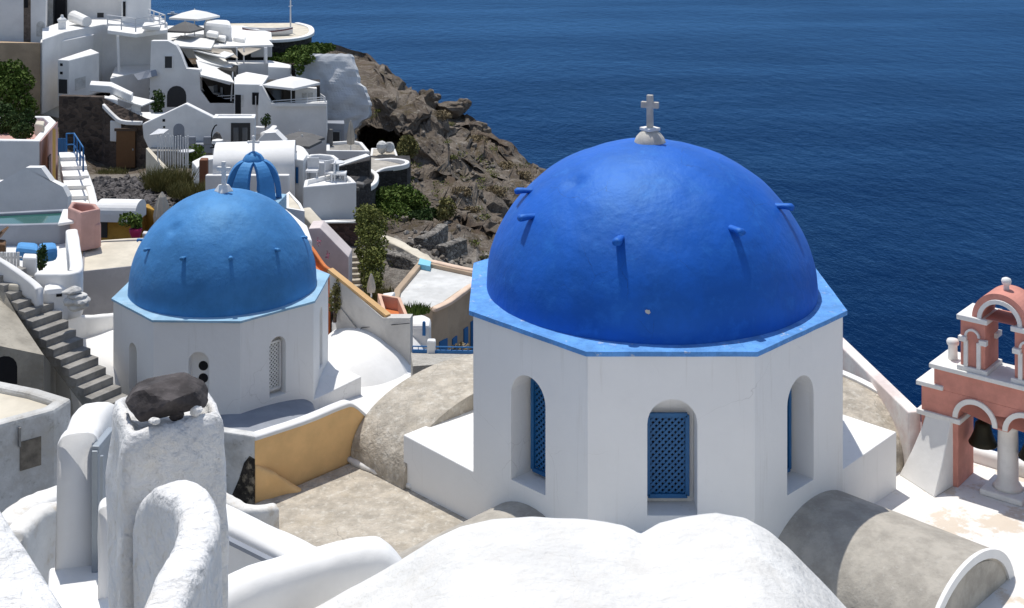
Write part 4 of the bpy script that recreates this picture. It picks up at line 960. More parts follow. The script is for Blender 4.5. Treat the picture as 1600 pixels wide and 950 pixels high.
def railing(label, pts, h, m=METW, rails=3, post=1.2, group=None, r=.025):
    """pts: world foot points"""
    t = thing('railing', label, 'railing', tuple(pts[0]), group); up = Vector((0, 0, 1))
    for k in range(rails):
        z = h * (k + 1) / rails; bm = B(); tube(bm, [p + up * z for p in pts], r, 6); obj('rail', bm, m, t)
    for a, b_ in zip(pts, pts[1:]):
        n = max(1, int((b_ - a).length / post))
        for k in range(n + (1 if b_ is pts[-1] else 0)):
            p = a + (b_ - a) * k / n; bm = B(); tube(bm, [p, p + up * h], r * 1.2, 6); obj('post', bm, m, t)
    return t
def chair(p, rot, m, label, group='terrace chairs'):
    t = thing('chair', label, 'chair', tuple(p), group); M = Matrix.Translation(p) @ Matrix.Rotation(rot, 4, 'Z')
    bm = B(); box(bm, (-.26, -.26, .38), (.26, .26, .46), M); obj('seat', bm, m, t)
    bm = B(); box(bm, (-.26, .22, .46), (.26, .28, .92), M); obj('backrest', bm, m, t)
    for x in (-.23, .23):
        for y in (-.22, .24): bm = B(); box(bm, (x - .02, y - .02, 0), (x + .02, y + .02, .38), M); obj('leg', bm, m, t)
def table(p, r, m, label):
    t = thing('table', label, 'table', tuple(p), 'terrace tables')
    bm = B(); lathe(bm, p + Vector((0, 0, .70)), [(r, 0), (r, .04)], 20); obj('tabletop', bm, m, t)
    bm = B(); lathe(bm, p, [(r * .5, 0), (.04, .04), (.035, .7)], 10); obj('pedestal', bm, METG, t)
def stepsdown(name, label, pA, pB, wv, n, m, cat='staircase', th=.25):
    """pA top, pB bottom (world, left edge), wv = width vector"""
    t = thing(name, label, cat, tuple(pB)); d = (pB - pA) / n; dh = Vector((d.x, d.y, 0))
    for k in range(n):
        a = pA + d * k; bm = B(); prism(bm, [tuple(a), tuple(a + dh), tuple(a + dh + wv), tuple(a + wv)], a.z + d.z * 1.0 - th); obj('step', bm, m, t, bev=.01)
    return t
def stonefield(name, label, m, region, n, s0, s1, stuff=True):
    bm = B()
    for _ in range(n):
        x0, y0, x1, y1 = region[0]; px = random.uniform(x0, x1); py = random.uniform(y0, y1)
        if len(region) > 1 and not region[1](px, py): continue
        p = onter(px, py); s = random.uniform(s0, s1)
        q_ = bmesh.ops.create_icosphere(bm, subdivisions=1, radius=s, matrix=Matrix.Translation(p + Vector((0, 0, s * .3))) @ Matrix.Rotation(random.uniform(0, 6), 4, Vector((random.random(), random.random(), 1))) @ Matrix.Diagonal((1, random.uniform(.6, 1), random.uniform(.45, .9), 1)))
        for v in q_['verts']: v.co += Vector((random.uniform(-1, 1), random.uniform(-1, 1), random.uniform(-1, 1))) * s * .22
    o = obj(name, bm, m); return tag(o, label, cat='rubble', kind='stuff' if stuff else None)
def dz(p, z): return Vector((p.x, p.y, p.z + z))

# ------------------------------------------------------------------ top left: tall white buildings
b = blk('house', 'tall white house wall at the top left corner with a narrow stone-lined slit', 'house', [(-160, -70), (72, -70), (78, -90), (-160, -90)], 86, 6.2)
onface(b, 0, 37, -40, 48, 66, plaster('stained_slit', (.20, .16, .13), .2, 4), 'slit', .08, .015)
onface(b, 0, 38, -40, 44, 12, BLK, 'window', .08, .05)
onface(b, 0, 57, 33, 70, 57, WW, 'niche', .05, .015, arch=True)
b = blk('house', 'white house with a tall dark doorway set back behind the terrace steps', 'house', [(66, -60), (196, -60), (200, -85), (66, -85)], 92, 6.2)
onface(b, 0, 85, -50, 104, 46, BLK, 'door', .1, .02, frame=DKG); onface(b, 0, 73, -50, 84, 46, WW, 'door_leaf', .06, .05)
onface(b, 0, 152, 20, 162, 40, DKG, 'window', .06, .02)
b = blk('house', 'narrow white tower house with a strip of dark panes beside the railing', 'house', [(190, -60), (234, -60), (236, -80), (192, -80)], 89, 5.6)
onface(b, 0, 192, 2, 197, 26, BLK, 'window', .06, .02, frame=METW, mull=0)
b = blk('terrace', 'white terrace wall with tapering end post in front of the tall doorway', 'terrace', [(66, 44), (66, 62), (100, 50), (160, 38), (262, 36), (250, 24), (120, 26)], 86, 4.6, rim=.0)
onface(b, 3, 163, 66, 176, 128, DKG, 'arched_gate', .2, -.02, arch=True)
bm = B(); lathe(bm, P(97, 54, 85.6), [(.27, 0), (.27, .85), (.33, .9), (.33, 1.0), (.12, 1.15), (.1, 1.3)], 4); single('gate_post', bm, W, 'square white post with pointed cap by the dark terrace steps', 'post', bev=.02)
stepsdown('steps', 'dark grey steps behind the white pointed post', P(74, 44, 88), P(68, 62, 85.6), Vector((1.0, .2, 0)), 6, CONC)
b = blk('roof_vent', 'leaning white cylindrical vent on the terrace roof', 'vent', [(112, 22), (122, 17), (132, 22), (124, 26)], 88, .1)
bpy.data.objects.remove(b.t.children[0]); bm = B(); tube(bm, [P(115, 26, 88), P(136, 34, 86.5)], [.42, .34], 14); obj('barrel', bm, W, b.t)
rl = [P(168, 44, 85), P(212, 50, 83), P(258, 44, 84.5), P(232, 34, 88)]
railing('white tubular railing around the balcony at the top left', rl, .85, r=.035)
bm = B(); prism(bm, [tuple(R(a, b_, zof(53, 84))) for a, b_ in ((168, 47), (212, 53), (262, 46), (255, 32), (170, 34))], zof(53, 84) - .25); dk = single('balcony', bm, W, 'white balcony slab on a post below the tubular railing', 'balcony', bev=.03)
bm = B(); tube(bm, [P(184, 56, 83.6), P(186, 113, 83.6)], .09, 8); obj('post', bm, W, dk)
onl = blk('daybed', 'white cushioned daybed on the balcony', 'daybed', [(222, 40), (250, 42), (252, 36), (226, 34)], 84.5, .25, WHF)
# retaining walls
b = blk('retaining_wall', 'tall white retaining wall under the top left terrace', 'wall', [(63, 66), (92, 65), (146, 54), (150, 51), (64, 61)], 83, 4.9, bev=.04)
bm = B(); prism(bm, [tuple(P(-80, 66, 82)), tuple(P(0, 66.5, 82.6)), tuple(P(63, 67, 82.9)), tuple(dz(P(63, 67, 84), 0)), tuple(P(-80, 60, 86))], -17); single('retaining_wall', bm, TAN, 'tan earth-coloured retaining wall behind the overgrown bush at the left edge', 'wall', bev=.03)
b = blk('shed', 'small white house with two vent holes and a grey door on its left side', 'house', [(90, 93), (108, 94), (155, 82), (142, 76)], 80.5, 2.55)
onface(b, 0, 92, 124, 105, 146, DKG, 'door', .06, .02)
onface(b, 0, 94, 99, 98, 103, BLK, 'vent', .06, .02); onface(b, 0, 94, 112, 98, 116, BLK, 'vent', .06, .02)
onface(b, 1, 117, 121, 133, 139, WW, 'shutter', .05, .03)
# dark stone wall with brown door
sw = thing('stone_wall', 'dark volcanic stone retaining wall with a brown plank door', 'wall', tuple(P(150, 262, 75.5)))
tops = [P(92, 150, 77.5), P(159, 152, 77), P(164, 167, 76.6), P(176, 180, 76.3), P(191, 191, 76), P(222, 193, 75.6), P(262, 205, 74.6)]
bm = B(); prism(bm, [tuple(p) for p in tops] + [tuple(dz(p, 0) + Vector((0, .5, 0))) for p in reversed(tops)], -18.3); obj('masonry', bm, STONEW, sw)
A = P(183, 204, 75.7); Bp = P(210, 206, 75.4); bm = B()
box(bm, (A.x, A.y - .18, A.z - 2.1), (Bp.x, A.y - .1, A.z)); dr_ = obj('door', bm, WOODD, sw); bm = B(); box(bm, (Bp.x - .15, A.y - .22, A.z - 1.1), (Bp.x - .08, A.y - .18, A.z - 1.0)); obj('handle', bm, METG, dr_)
bm = B(); bar(bm, (A.x - .1, A.y - .15, A.z + .08), (Bp.x + .1, A.y - .15, A.z + .08), .12, .16); obj('lintel', bm, BARK, sw)
bm = sweepwall([dz(P(162, 165, 76.6), .1), dz(P(176, 179, 76.3), .1), dz(P(191, 190, 75.9), .1), dz(P(222, 192, 75.5), .1)], .22, .22, .05, 4, .01, 3); obj('coping', bm, W, sw, smooth=True)
b = blk('patio', 'small patio floor above the dark stone wall with white coping', 'patio', [(172, 189), (222, 191.5), (262, 184), (258, 175), (176, 175)], 76.2, 1.2, W, roofm=CONC)
b = blk('wall', 'curved white garden wall rising left of the patio awning', 'wall', [(140, 132), (172, 134), (205, 148), (208, 144), (175, 128), (142, 126)], 79.5, .45)
awning('awning', 'flat white awning over the small patio chair above the stone wall', [(170, 150, 78), (222, 165, 75.8), (241, 157, 76.6), (186, 145, 79.5)], WHF)
b = blk('wall', 'white wall panel supporting the patio awning', 'wall', [(160, 152), (184, 156), (184, 152), (162, 149)], 77.4, 1.6)
chair(P(214, 189, 76.5), .5, METW, 'white wire armchair under the patio awning'); table(P(204, 189, 77), .3, METW, 'small white table beside the wire armchair')
b = blk('house', 'white house end with slanted glass rooflight and four small square vents', 'house', [(172, 122), (243, 107), (250, 100), (245, 92), (180, 104)], 83, 3.4)
for x, y in ((233, 137), (239, 136), (233, 144), (239, 143)): onface(b, 0, x, y, x + 3, y + 4, BLK, 'vent', .05, .03)
bm = B(); a = [P(209, 116, 82.6), P(243, 107, 82.6), P(246, 118, 82.2), P(216, 125, 82.2)]; vs = [bm.verts.new(p + Vector((0, -.05, 0))) for p in a]; v2 = [bm.verts.new(p + Vector((0, .05, 0))) for p in a]; bm.faces.new(vs); bm.faces.new(v2[::-1])
for i in range(4): bm.faces.new((vs[i], v2[i], v2[(i + 1) % 4], vs[(i + 1) % 4]))
obj('rooflight', bm, GREYP, b.t)
shrub('shrub', 'dark round shrub by the white wall right of the patio', 'shrub', [(247, 160, 79, .45, .75)], 500, .10, LF3)
# ------------------------------------------------------------------ stepped white house with the arch
bh = thing('house', 'stepped white house with arched dark doorway and sunken restaurant terrace', 'house', tuple(P(300, 184, 82)))
D_ = 82.5; prof_ = [(236, 64), (262, 64), (275, 71), (282, 84), (291, 107), (312, 109), (313, 140), (322, 152), (328, 161), (368, 161), (369, 184), (369, 205), (232, 205)]
bm = B(); f = [bm.verts.new(P(a, b_, D_)) for a, b_ in prof_]; k_ = [bm.verts.new(P(a, b_, D_) + Vector((.0, .55, 0))) for a, b_ in prof_]; n = len(f)
ff = bm.faces.new(f); kf = bm.faces.new(k_[::-1])
for i in range(n): bm.faces.new((f[i], k_[i], k_[(i + 1) % n], f[(i + 1) % n]))
bmesh.ops.triangulate(bm, faces=[ff, kf]); obj('wall', bm, W, bh)
class X: pass
bx = X(); bx.pts = [P(236, 64, D_), P(370, 64, D_)]; bx.t = bh
onface(bx, 0, 261, 134, 291, 167, DKG, 'arched_door', .1, .02, arch=True); onface(bx, 0, 257, 87, 270, 107, DKG, 'window', .06, .02, frame=W)
railing('white railing at the front edge of the sunken restaurant terrace', [dz(P(329, 160, D_ + .1), .02), dz(P(368, 158, D_ + .1), .02)], .35, rails=2)
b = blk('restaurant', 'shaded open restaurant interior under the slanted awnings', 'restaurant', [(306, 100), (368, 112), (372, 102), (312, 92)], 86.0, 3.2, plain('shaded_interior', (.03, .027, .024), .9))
for i, (x, y) in enumerate(((326, 152), (342, 150), (352, 152))): chair(P(x, y + 6, 84), i, METG, ('grey chair at the left of the sunken restaurant terrace', 'grey chair in the middle of the sunken restaurant terrace', 'grey chair at the right of the sunken restaurant terrace')[i])
for k, (q4, lb_) in enumerate((([(302, 78, 86.5), (352, 90, 84.5), (366, 84, 85), (330, 74, 88)], 'uppermost slanted white awning in the stair of awnings'), ([(301, 79, 87.6), (350, 91, 87), (368, 108, 84.2), (310, 95, 84.8)], 'middle slanted white awning in the stair of awnings'), ([(306, 93, 85), (353, 106, 84.6), (366, 129, 81.9), (314, 117, 82.1)], 'lowest slanted white awning over the dark restaurant terrace'))): awning('awning', lb_, q4, WHF, group='slanted awnings')
bm = B(); bar(bm, P(313, 118, 82.4), P(360, 131, 82), .12); single('beam', bm, METW, 'white beam carrying the lowest slanted awning', 'beam')
bm = B(); tube(bm, [P(364, 112, 83), P(361, 158, 82.6)], .05, 6); single('post', bm, METW, 'white post at the right of the lowest slanted awning', 'post')
# ------------------------------------------------------------------ roof terrace with canopies, parasols, boat
b = blk('roof_terrace', 'broad white roof terrace at the top of the town under the canopies', 'terrace', [(236, 62), (300, 64), (425, 62), (424, 50), (380, 40), (262, 40), (240, 46)], 90, 1.2)
awning('canopy', 'wide flat white canopy over the roof terrace', [(300, 74, 87.4), (427, 70, 86.6), (416, 58, 89.5), (335, 60, 91)], WHF, .12, 'canopy')
awning('canopy', 'second white canopy stepping down at the left of the wide one', [(264, 71, 86.8), (330, 75, 86.2), (336, 62, 89), (282, 55, 91)], WHF, .12, 'canopy')
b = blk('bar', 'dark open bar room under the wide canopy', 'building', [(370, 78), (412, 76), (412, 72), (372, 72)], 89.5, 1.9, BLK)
b = blk('parapet_wall', 'white parapet block under the bar room', 'wall', [(352, 103), (385, 99), (419, 98), (419, 104), (454, 106), (455, 101), (422, 94), (355, 94)], 85.0, 1.5)
awning('sail', 'left pale triangular shade sail before the dark bar', [(313, 76, 86.4), (372, 91, 85.2), (361, 78, 86.4), (330, 75, 86.4)], BGF, .04, 'shade sail', 'shade sails')
awning('sail', 'right pale triangular shade sail before the dark bar', [(370, 76, 86.4), (381, 87, 85.4), (408, 76, 86.4), (390, 74, 86.5)], BGF, .04, 'shade sail', 'shade sails')
for x, lb_ in ((370, 'thin white canopy post at the left of the bar'), (381, 'thin white canopy post in the middle of the bar'), (415, 'wide white canopy post at the right of the bar')):
    bm = B(); tube(bm, [P(x, 74, 86.2), P(x, 100, 86.2)], .05 if x < 400 else .12, 8); single('post', bm, METW, lb_, 'post')
parasol(304, 15, 92, 1.75, 1.5, WHF, 'large white square parasol on the top terrace', 4, .35, .28)
parasol(289, 33, 90, 1.35, 1.1, GRYF, 'dark grey parasol just below the large white one', 4, .5, .42)
b = blk('parapet_wall', 'lumpy white plaster wall beside the grey parasol', 'wall', [(318, 34), (340, 36), (362, 38), (360, 31), (320, 29)], 91, 1.3, bev=.25)
parasol(455, 119, 79.5, 1.75, 1.3, WHF, 'white parasol on the recessed terrace of the large white house', 4, .25, .26)
# boat terrace
bt_ = thing('terrace_wall', 'dark stone rounded terrace wall with white rim at the cape', 'wall', tuple(P(440, 80, 95)))
arc = [P(378, 62, 93), P(420, 60, 92.5), P(452, 57, 93), P(476, 52, 94.5), P(487, 48, 97), P(480, 46, 101), P(455, 46, 103)]
bm = B(); pp_ = catmull(arc, 5); pp_ = [Vector((p.x, p.y, -12.45)) for p in pp_]; prism(bm, [tuple(p) for p in pp_] + [(-23, 103, -12.45), (-20, 94, -12.45)], -14.6); obj('masonry', bm, STONEB, bt_)
bm = B(); prism(bm, [(p.x, p.y, -12.44) for p in pp_] + [(-23, 102.5, -12.44), (-20, 94.5, -12.44)], -12.47); obj('floor', bm, CRM, bt_)
bm = sweepwall([dz(p, .12) for p in pp_[::4]], .4, .22, .05, 3, .01, 2); obj('rim', bm, W, bt_, smooth=True)
bo = thing('boat', 'white wooden rowing boat with a dark stripe on the roof terrace', 'boat', tuple(P(420, 55, 95)))
Lb = 3.7; cb = P(418, 50, 95.5); rings = []; rings2 = []
for k in range(17):
    u = -1 + 2 * k / 16; wv = .62 * (1 - abs(u) ** 2.4) + .02; sh = .16 * u * u; x = cb.x + u * Lb / 2; ring = []
    for j in range(9):
        a = math.pi * j / 8; ring.append(Vector((x, cb.y - wv * math.cos(a), cb.z + .22 + sh - (.58 + sh * .6) * math.sin(a) ** .7 * (1 - .25 * abs(u) ** 3))))
    inn = [Vector((x, cb.y - wv * .88 * math.cos(math.pi * j / 8), cb.z + .22 + sh - .40 * math.sin(math.pi * j / 8) ** .7)) for j in range(8, -1, -1)]
    rings.append(ring + inn); rings2.append([Vector((x, cb.y - wv * 1.04 - .01, cb.z + .16 + sh)), Vector((x, cb.y - wv * 1.04 - .02, cb.z + .08 + sh)), Vector((x, cb.y - wv * .96, cb.z + .08 + sh)), Vector((x, cb.y - wv * .96, cb.z + .16 + sh))])
bm = B(); loft(bm, rings); obj('hull', bm, METW, bo, smooth=False); bm = B(); loft(bm, rings2); obj('stripe', bm, plain('maroon_paint', (.12, .02, .03), .5), bo)
for u in (-.4, .35): bm = B(); box(bm, (cb.x + u * Lb / 2 - .12, cb.y - .5, cb.z + .1), (cb.x + u * Lb / 2 + .12, cb.y + .5, cb.z + .15)); obj('thwart', bm, WOODD, bo)
fp = thing('flagpole', 'tall white mast standing at the bow of the boat', 'mast', tuple(P(454, 42, 97)))
bm = B(); tube(bm, [P(454, 46, 97), P(454, -30, 97)], [.06, .04], 8); obj('mast', bm, METW, fp); bm = B(); bar(bm, P(451, 10, 97), P(457, 9, 97), .05); obj('crossbar', bm, METW, fp)
for i, (x, y) in enumerate(((342, 56), (372, 58), (330, 50))): b = blk('sun_lounger', ('white cushioned seat at the left of the lumpy wall', 'white cushioned seat near the boat stern', 'white cushioned seat between grey parasol and lumpy wall')[i], 'seat', [(x - 8, y), (x + 10, y + 3), (x + 12, y - 1), (x - 4, y - 4)], 89.5, .35, WHF, bev=.1, group='cushioned seats on the top terrace')
# ------------------------------------------------------------------ large white house with recessed terrace
b = blk('house', 'white house front with narrow dark door and small dark window', 'house', [(366, 131), (410, 132), (420, 118), (385, 112), (366, 118)], 80.2, 4.6)
onface(b, 0, 367.5, 148, 376.5, 184, BLK, 'door', .08, .02); onface(b, 0, 395, 145, 405, 163, BLK, 'window', .06, .02, frame=DKG); onface(b, 0, 377, 148, 380, 167, WW, 'shutter', .04, .05)
bm = B(); tube(bm, [P(399.5, 150, 79.8), P(399.5, 200, 79.8)], .03, 6); obj('drain_pipe', bm, METW, b.t)
bh = thing('house', 'large plain white house with recessed terrace under the white parasol', 'house', tuple(P(470, 235, 78)))
D_ = 78.5; prof_ = [(405, 134), (409, 134), (424, 161), (426, 165), (480, 161), (510, 159), (511, 252), (400, 252)]
bm = B(); f = [bm.verts.new(P(a, b_, D_)) for a, b_ in prof_]; k_ = [bm.verts.new(P(a, b_, D_) + Vector((.0, .35, 0))) for a, b_ in prof_]; n = len(f); ff = bm.faces.new(f); kf = bm.faces.new(k_[::-1])
for i in range(n): bm.faces.new((f[i], k_[i], k_[(i + 1) % n], f[(i + 1) % n]))
bmesh.ops.triangulate(bm, faces=[ff, kf]); obj('wall', bm, W, bh)
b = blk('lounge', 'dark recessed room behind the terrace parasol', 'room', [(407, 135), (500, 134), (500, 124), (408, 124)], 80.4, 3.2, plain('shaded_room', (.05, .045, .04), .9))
onface(b, 0, 425, 140, 440, 158, GLASS, 'window', .05, .04, frame=DKG)
b = blk('house', 'small white annex with two louvred shutters right of the parasol', 'house', [(461, 139), (495, 138), (495, 134), (463, 134)], 79.9, 1.6)
for x in (472, 482): onface(b, 0, x, 145, x + 7, 156, WW, 'shutter', .05, .05)
railing('white railing at the right edge of the recessed terrace', [P(426, 165, 78.6), P(480, 161, 78.6), P(508, 159, 78.6), P(496, 150, 82)], .28, rails=2, r=.03)
bm = B(); box(bm, (P(424, 165, 78.4).x, 78.3, zof(166, 78.4)), (P(511, 165, 78.4).x, 78.48, zof(161, 78.4))); obj('ledge', bm, W, bh)
# ------------------------------------------------------------------ gabled wall, arch, glass doors
gw = thing('house', 'white gabled courtyard wall with small arched doorway behind the pole screen', 'house', tuple(P(280, 232, 74)))
D_ = 74; prof_ = [(222, 194), (290, 162), (334, 184), (334, 250), (240, 250), (224, 215)]
bm = B(); f = [bm.verts.new(P(a, b_, D_)) for a, b_ in prof_]; k_ = [bm.verts.new(P(a, b_, D_) + Vector((.0, .5, 0))) for a, b_ in prof_]; bm.faces.new(f); bm.faces.new(k_[::-1])
for i in range(6): bm.faces.new((f[i], k_[i], k_[(i + 1) % 6], f[(i + 1) % 6]))
obj('wall', bm, W, gw, bev=.06)
bx = X(); bx.pts = [P(222, 194, D_), P(334, 194, D_)]; bx.t = gw
onface(bx, 0, 271, 193, 288, 232, GREYP, 'arched_door', .1, .02, arch=True); onface(bx, 0, 254, 186, 258, 190, BLK, 'vent', .05, .02); onface(bx, 0, 255, 197, 258, 200, BLK, 'vent', .05, .02)
b = blk('house', 'white flat-roofed house with dark double glass doors', 'house', [(332, 184), (398, 184), (400, 178), (336, 178)], 72.8, 2.9, rim=.1)
dd = onface(b, 0, 361, 192, 391, 230, DKG, 'door', .1, .03)
for x in (365, 379): onface(b, 0, x, 199, x + 8, 221, GLASS, 'glass_pane', .06, .06)
b = blk('bench', 'grey cushioned built-in bench in the courtyard left of the glass doors', 'bench', [(294, 224), (332, 226), (332, 220), (298, 219)], 73.3, .5, GREYP)
b = blk('courtyard', 'courtyard floor before the glass doors', 'courtyard', [(232, 236), (400, 234), (400, 228), (236, 228)], 73, .8, CONC)
for x, lb_ in ((299, 'left blue cushion on the courtyard bench'), (325, 'right blue cushion on the courtyard bench')):
    q_ = P(x, 220, 73.1); bm = B(); box(bm, (q_.x - .25, q_.y - .1, q_.z - .2), (q_.x + .25, q_.y + .05, q_.z + .25)); single('cushion', bm, GREYP, lb_, 'cushion', 'bench cushions', bev=.06)
hc = thing('hanging_chair', 'egg-shaped hanging chair on a curved stand beside the glass doors', 'chair', tuple(P(340, 232, 72)))
bm = B(); pth = [P(336, 232, 72), P(331, 222, 72), P(331, 208, 72), P(335, 198, 72), P(339, 195, 72)]; tube(bm, catmull(pth, 5), .04, 6); obj('stand', bm, BLK, hc)
bm = B(); bar(bm, P(328, 231, 71.6), P(350, 229, 71.8), .06); obj('foot', bm, BLK, hc)
bm = B(); lathe(bm, P(339, 226, 72), [(.04, -.05), (.2, .0), (.28, .15), (.27, .36), (.17, .6), (.03, .7)], 14, cap=False); obj('basket', bm, plain('wicker', (.09, .08, .07), .8), hc); bm = B(); lathe(bm, P(340, 225, 71.7), [(.05, 0), (.33, .05), (.3, .22), (.05, .28)], 12); obj('cushion', bm, WHF, hc)
# pole screen
ps = thing('pole_screen', 'screen of slim white vertical poles in front of the courtyard', 'screen', tuple(P(262, 262, 70)))
for k in range(13):
    x = 247 + k * 3.9; D_ = 69.6 + .9 * math.sin(k * .45); bm = B(); tube(bm, [P(x, 211 + random.uniform(-3, 3) + (3 if k > 5 else 0), D_), P(x + random.uniform(-1, 1), 263 + (k % 3), D_)], .035, 6); obj('pole', bm, METW, ps)
awning('canopy', 'small slatted white canopy above the pole screen', [(233, 211, 71.5), (256, 208, 71.2), (264, 202, 73), (248, 201, 73)], METW, .05, 'canopy')
bm = B(); prism(bm, [tuple(P(228, 232, 71)), tuple(P(232, 230, 71.5)), tuple(P(262, 262, 68.8)), tuple(P(258, 266, 68.4))], -19); single('ramp_wall', bm, CRM, 'cream sloping kerb descending under the pole screen', 'kerb')
table(P(292, 257, 69.5), .4, METW, 'round white table just right of the pole screen')
shrub('shrub', 'yellow-green shrub beside the round white table', 'shrub', [(306, 240, 70, .5, .5), (300, 246, 70, .4, .35)], 500, .09, LF1)
b = blk('wall', 'low white wall with brick end beside the chapel', 'wall', [(300, 252), (318, 243), (334, 242), (334, 248), (322, 250), (308, 262)], 66, 1.6)
b = blk('brick_pier', 'brown brick pier left of the barrel-vaulted chapel', 'pier', [(311, 250), (324, 250), (326, 246), (314, 246)], 61.5, 2.4, plain('brick', (.22, .09, .05), .85))
shrub('potted_tree', 'small round potted tree on the corner planter', 'tree', [(415, 189, 76, .32, .3), (418, 183, 76, .2, .2)], 400, .06, LF3)
bm = sweepwall([P(400, 197, 77.5), P(420, 198, 76), P(428, 196, 76), P(424, 201, 75), P(411, 207, 74)], .35, .5, .05, 5, .01, 2); single('planter_wall', bm, W, 'white triangular planter wall around the small potted tree', 'wall', smooth=True)
# small gable, chapel
gb = thing('gable_house', 'plain pale gable-shaped wall behind the barrel-vaulted chapel', 'house', tuple(P(420, 232, 67)))
bm = B(); prof_ = [(396, 236), (400, 222), (414, 208), (430, 207), (445, 222), (450, 240)]; f = [bm.verts.new(P(a, b_, 67)) for a, b_ in prof_]; k_ = [bm.verts.new(P(a, b_, 67) + Vector((0, .8, .0))) for a, b_ in prof_]; bm.faces.new(f); bm.faces.new(k_[::-1])
for i in range(6): bm.faces.new((f[i], k_[i], k_[(i + 1) % 6], f[(i + 1) % 6]))
obj('wall', bm, W, gb)
cp_ = thing('chapel', 'white barrel-vaulted chapel behind the ribbed blue belfry', 'chapel', tuple(P(385, 292, 57)))
bm = B(); a = P(322, 278, 56.8); b2 = P(451, 270, 57.4); hw2 = 1.55
barrel(bm, (a.x, 58.6), (b2.x, 59.1), hw2, 1.05, a.z + .05, a.z - 1.5, 20, .75); obj('vault', bm, W, cp_, smooth='auto')
bm = B(); box(bm, (a.x - .05, 56.85, a.z - 1.6), (b2.x + .1, 57.15, a.z + .10)); obj('cornice_wall', bm, W, cp_, bev=.04)
b = blk('chimney', 'short brown clay chimney on the white roof right of the chapel', 'chimney', [(450, 224), (462, 225), (463, 221), (452, 220)], 60.5, .7, plain('clay', (.10, .06, .045), .9))
b = blk('house', 'white house with a tall blue-paned window right of the chapel', 'house', [(446, 246), (474, 250), (480, 241), (462, 232), (448, 234)], 59.5, 3.6)
onface(b, 0, 456, 259, 468, 288, METW, 'window', .08, .02)
for x in (457.5, 463): onface(b, 0, x, 261, x + 3.6, 286, DKBLU, 'pane', .05, .05)
bm = sweepwall([P(446, 238, 62), P(458, 228, 62), P(468, 230, 61.5), P(478, 244, 60.5)], .5, 1.0, .2, 6, .01, 3); single('wall', bm, W, 'rounded white wall top behind the clay chimney', 'wall', smooth=True)
b = blk('hot_tub', 'round white plunge tub on the terrace right of the blue-paned window', 'tub', [(476, 245), (486, 251), (500, 254), (520, 254), (530, 248), (522, 242), (500, 240), (484, 241)], 60.5, 3.0, W, rim=.22, rd=.18, roofm=GREYP)
awning('sail', 'white triangular shade cloth over the dark stone gap by the tub', [(521, 256, 62), (530, 259, 62), (578, 243, 67), (572, 240, 68)], WHF, .04, 'shade sail', 'shade sails')
parasol(468, 205, 70, 1.35, 1.5, GRYF, 'grey parasol leaning between the plain white house and the chapel', 4, .25, .30)
parasol(472, 213, 69, 1.1, 1.5, GRYF, 'second smaller grey parasol partly under the first', 4, .5, .3)
b = blk('house', 'large white cube house with roof terrace and loungers, red stone beneath', 'house', [(474, 292), (557, 285), (548, 276), (530, 268), (515, 272), (476, 281)], 55.5, 1.75, rim=.2, rd=.16, roofm=WR)
bm = B(); prism(bm, [tuple(P(480, 343, 55.6)), tuple(P(559, 345, 55.2)), tuple(P(560, 340, 57.5)), tuple(P(480, 338, 58))], -18.0); obj('stone_base', bm, STONER, b.t)
b2_ = blk('ledge', 'thin white ledge between the white cube and its red stone base', 'ledge', [(482, 347), (559, 346), (558, 343), (484, 343)], 55.1, .08, W)
for i, (x, y) in enumerate(((488, 276), (520, 279), (532, 280))): chair(dz(P(x, y + 6, 57.4), .02), i * .8, METW, ('white chair at the left of the cube house terrace', 'white chair in the middle of the cube house terrace', 'white chair at the right of the cube house terrace')[i])
table(P(526, 279, 57.8), .35, METW, 'small white table on the cube house terrace')
# ribbed belfry
bf = thing('belfry', 'open blue ribbed belfry with white ornate cross behind the smaller dome', 'belfry', tuple(P(396, 312, 46)))
cbf = P(396, 306, 46); n = 6; hB = 1.36; rB = .92
for k in range(n):
    a0 = k * 2 * math.pi / n + .2; bm = B(); rings = []
    for j in range(11):
        f_ = math.pi / 2 * j / 10 * .86; r_ = rB * math.cos(f_) ** .75; z = hB * math.sin(f_) / math.sin(math.pi / 2 * .86) * .93; wd_ = .33 * (1 - .45 * j / 10)
        c_ = Vector((math.cos(a0), math.sin(a0), 0)); s_ = Vector((-math.sin(a0), math.cos(a0), 0))
        rings.append([cbf + c_ * (r_ + .05) + s_ * wd_ + Vector((0, 0, z)), cbf + c_ * (r_ + .05) - s_ * wd_ + Vector((0, 0, z)), cbf + c_ * (r_ - .14) - s_ * wd_ + Vector((0, 0, z - .04)), cbf + c_ * (r_ - .14) + s_ * wd_ + Vector((0, 0, z - .04))])
    loft(bm, rings); obj('rib', bm, BLU2, bf, bev=.02)
bm = B(); lathe(bm, cbf, [(.40, hB - .18), (.37, hB - .05), (.28, hB + .08), (.12, hB + .18), (.03, hB + .22)], 20); obj('cap', bm, BLU2, bf, smooth=True)
cross(bf, cbf + Vector((0, 0, hB + .2)), .50, .15, .075, TRIM, -.2)
bm = B()
for dx, dz_ in ((-.17, .335), (.17, .335), (0, .52)): bmesh.ops.create_icosphere(bm, subdivisions=2, radius=.055, matrix=Matrix.Translation(cbf + Vector((dx, 0, hB + .2 + dz_))))
obs = bm; o_ = obj('cross_knob', obs, TRIM, bf, smooth=True)
bm = B(); prism(bm, [tuple(P(345, 318, 46)), tuple(P(430, 322, 44.6)), tuple(P(448, 303, 46.5)), tuple(P(350, 296, 48.5))], -15); obj('blue_roof', bm, LED2, bf, bev=.02)
b = blk('house', 'small white block between belfry and walkway with a beige roof', 'house', [(447, 325), (476, 330), (470, 318), (452, 299), (447, 303)], 46.5, 1.6, W, roofm=CRM, rim=.06, rd=.1)
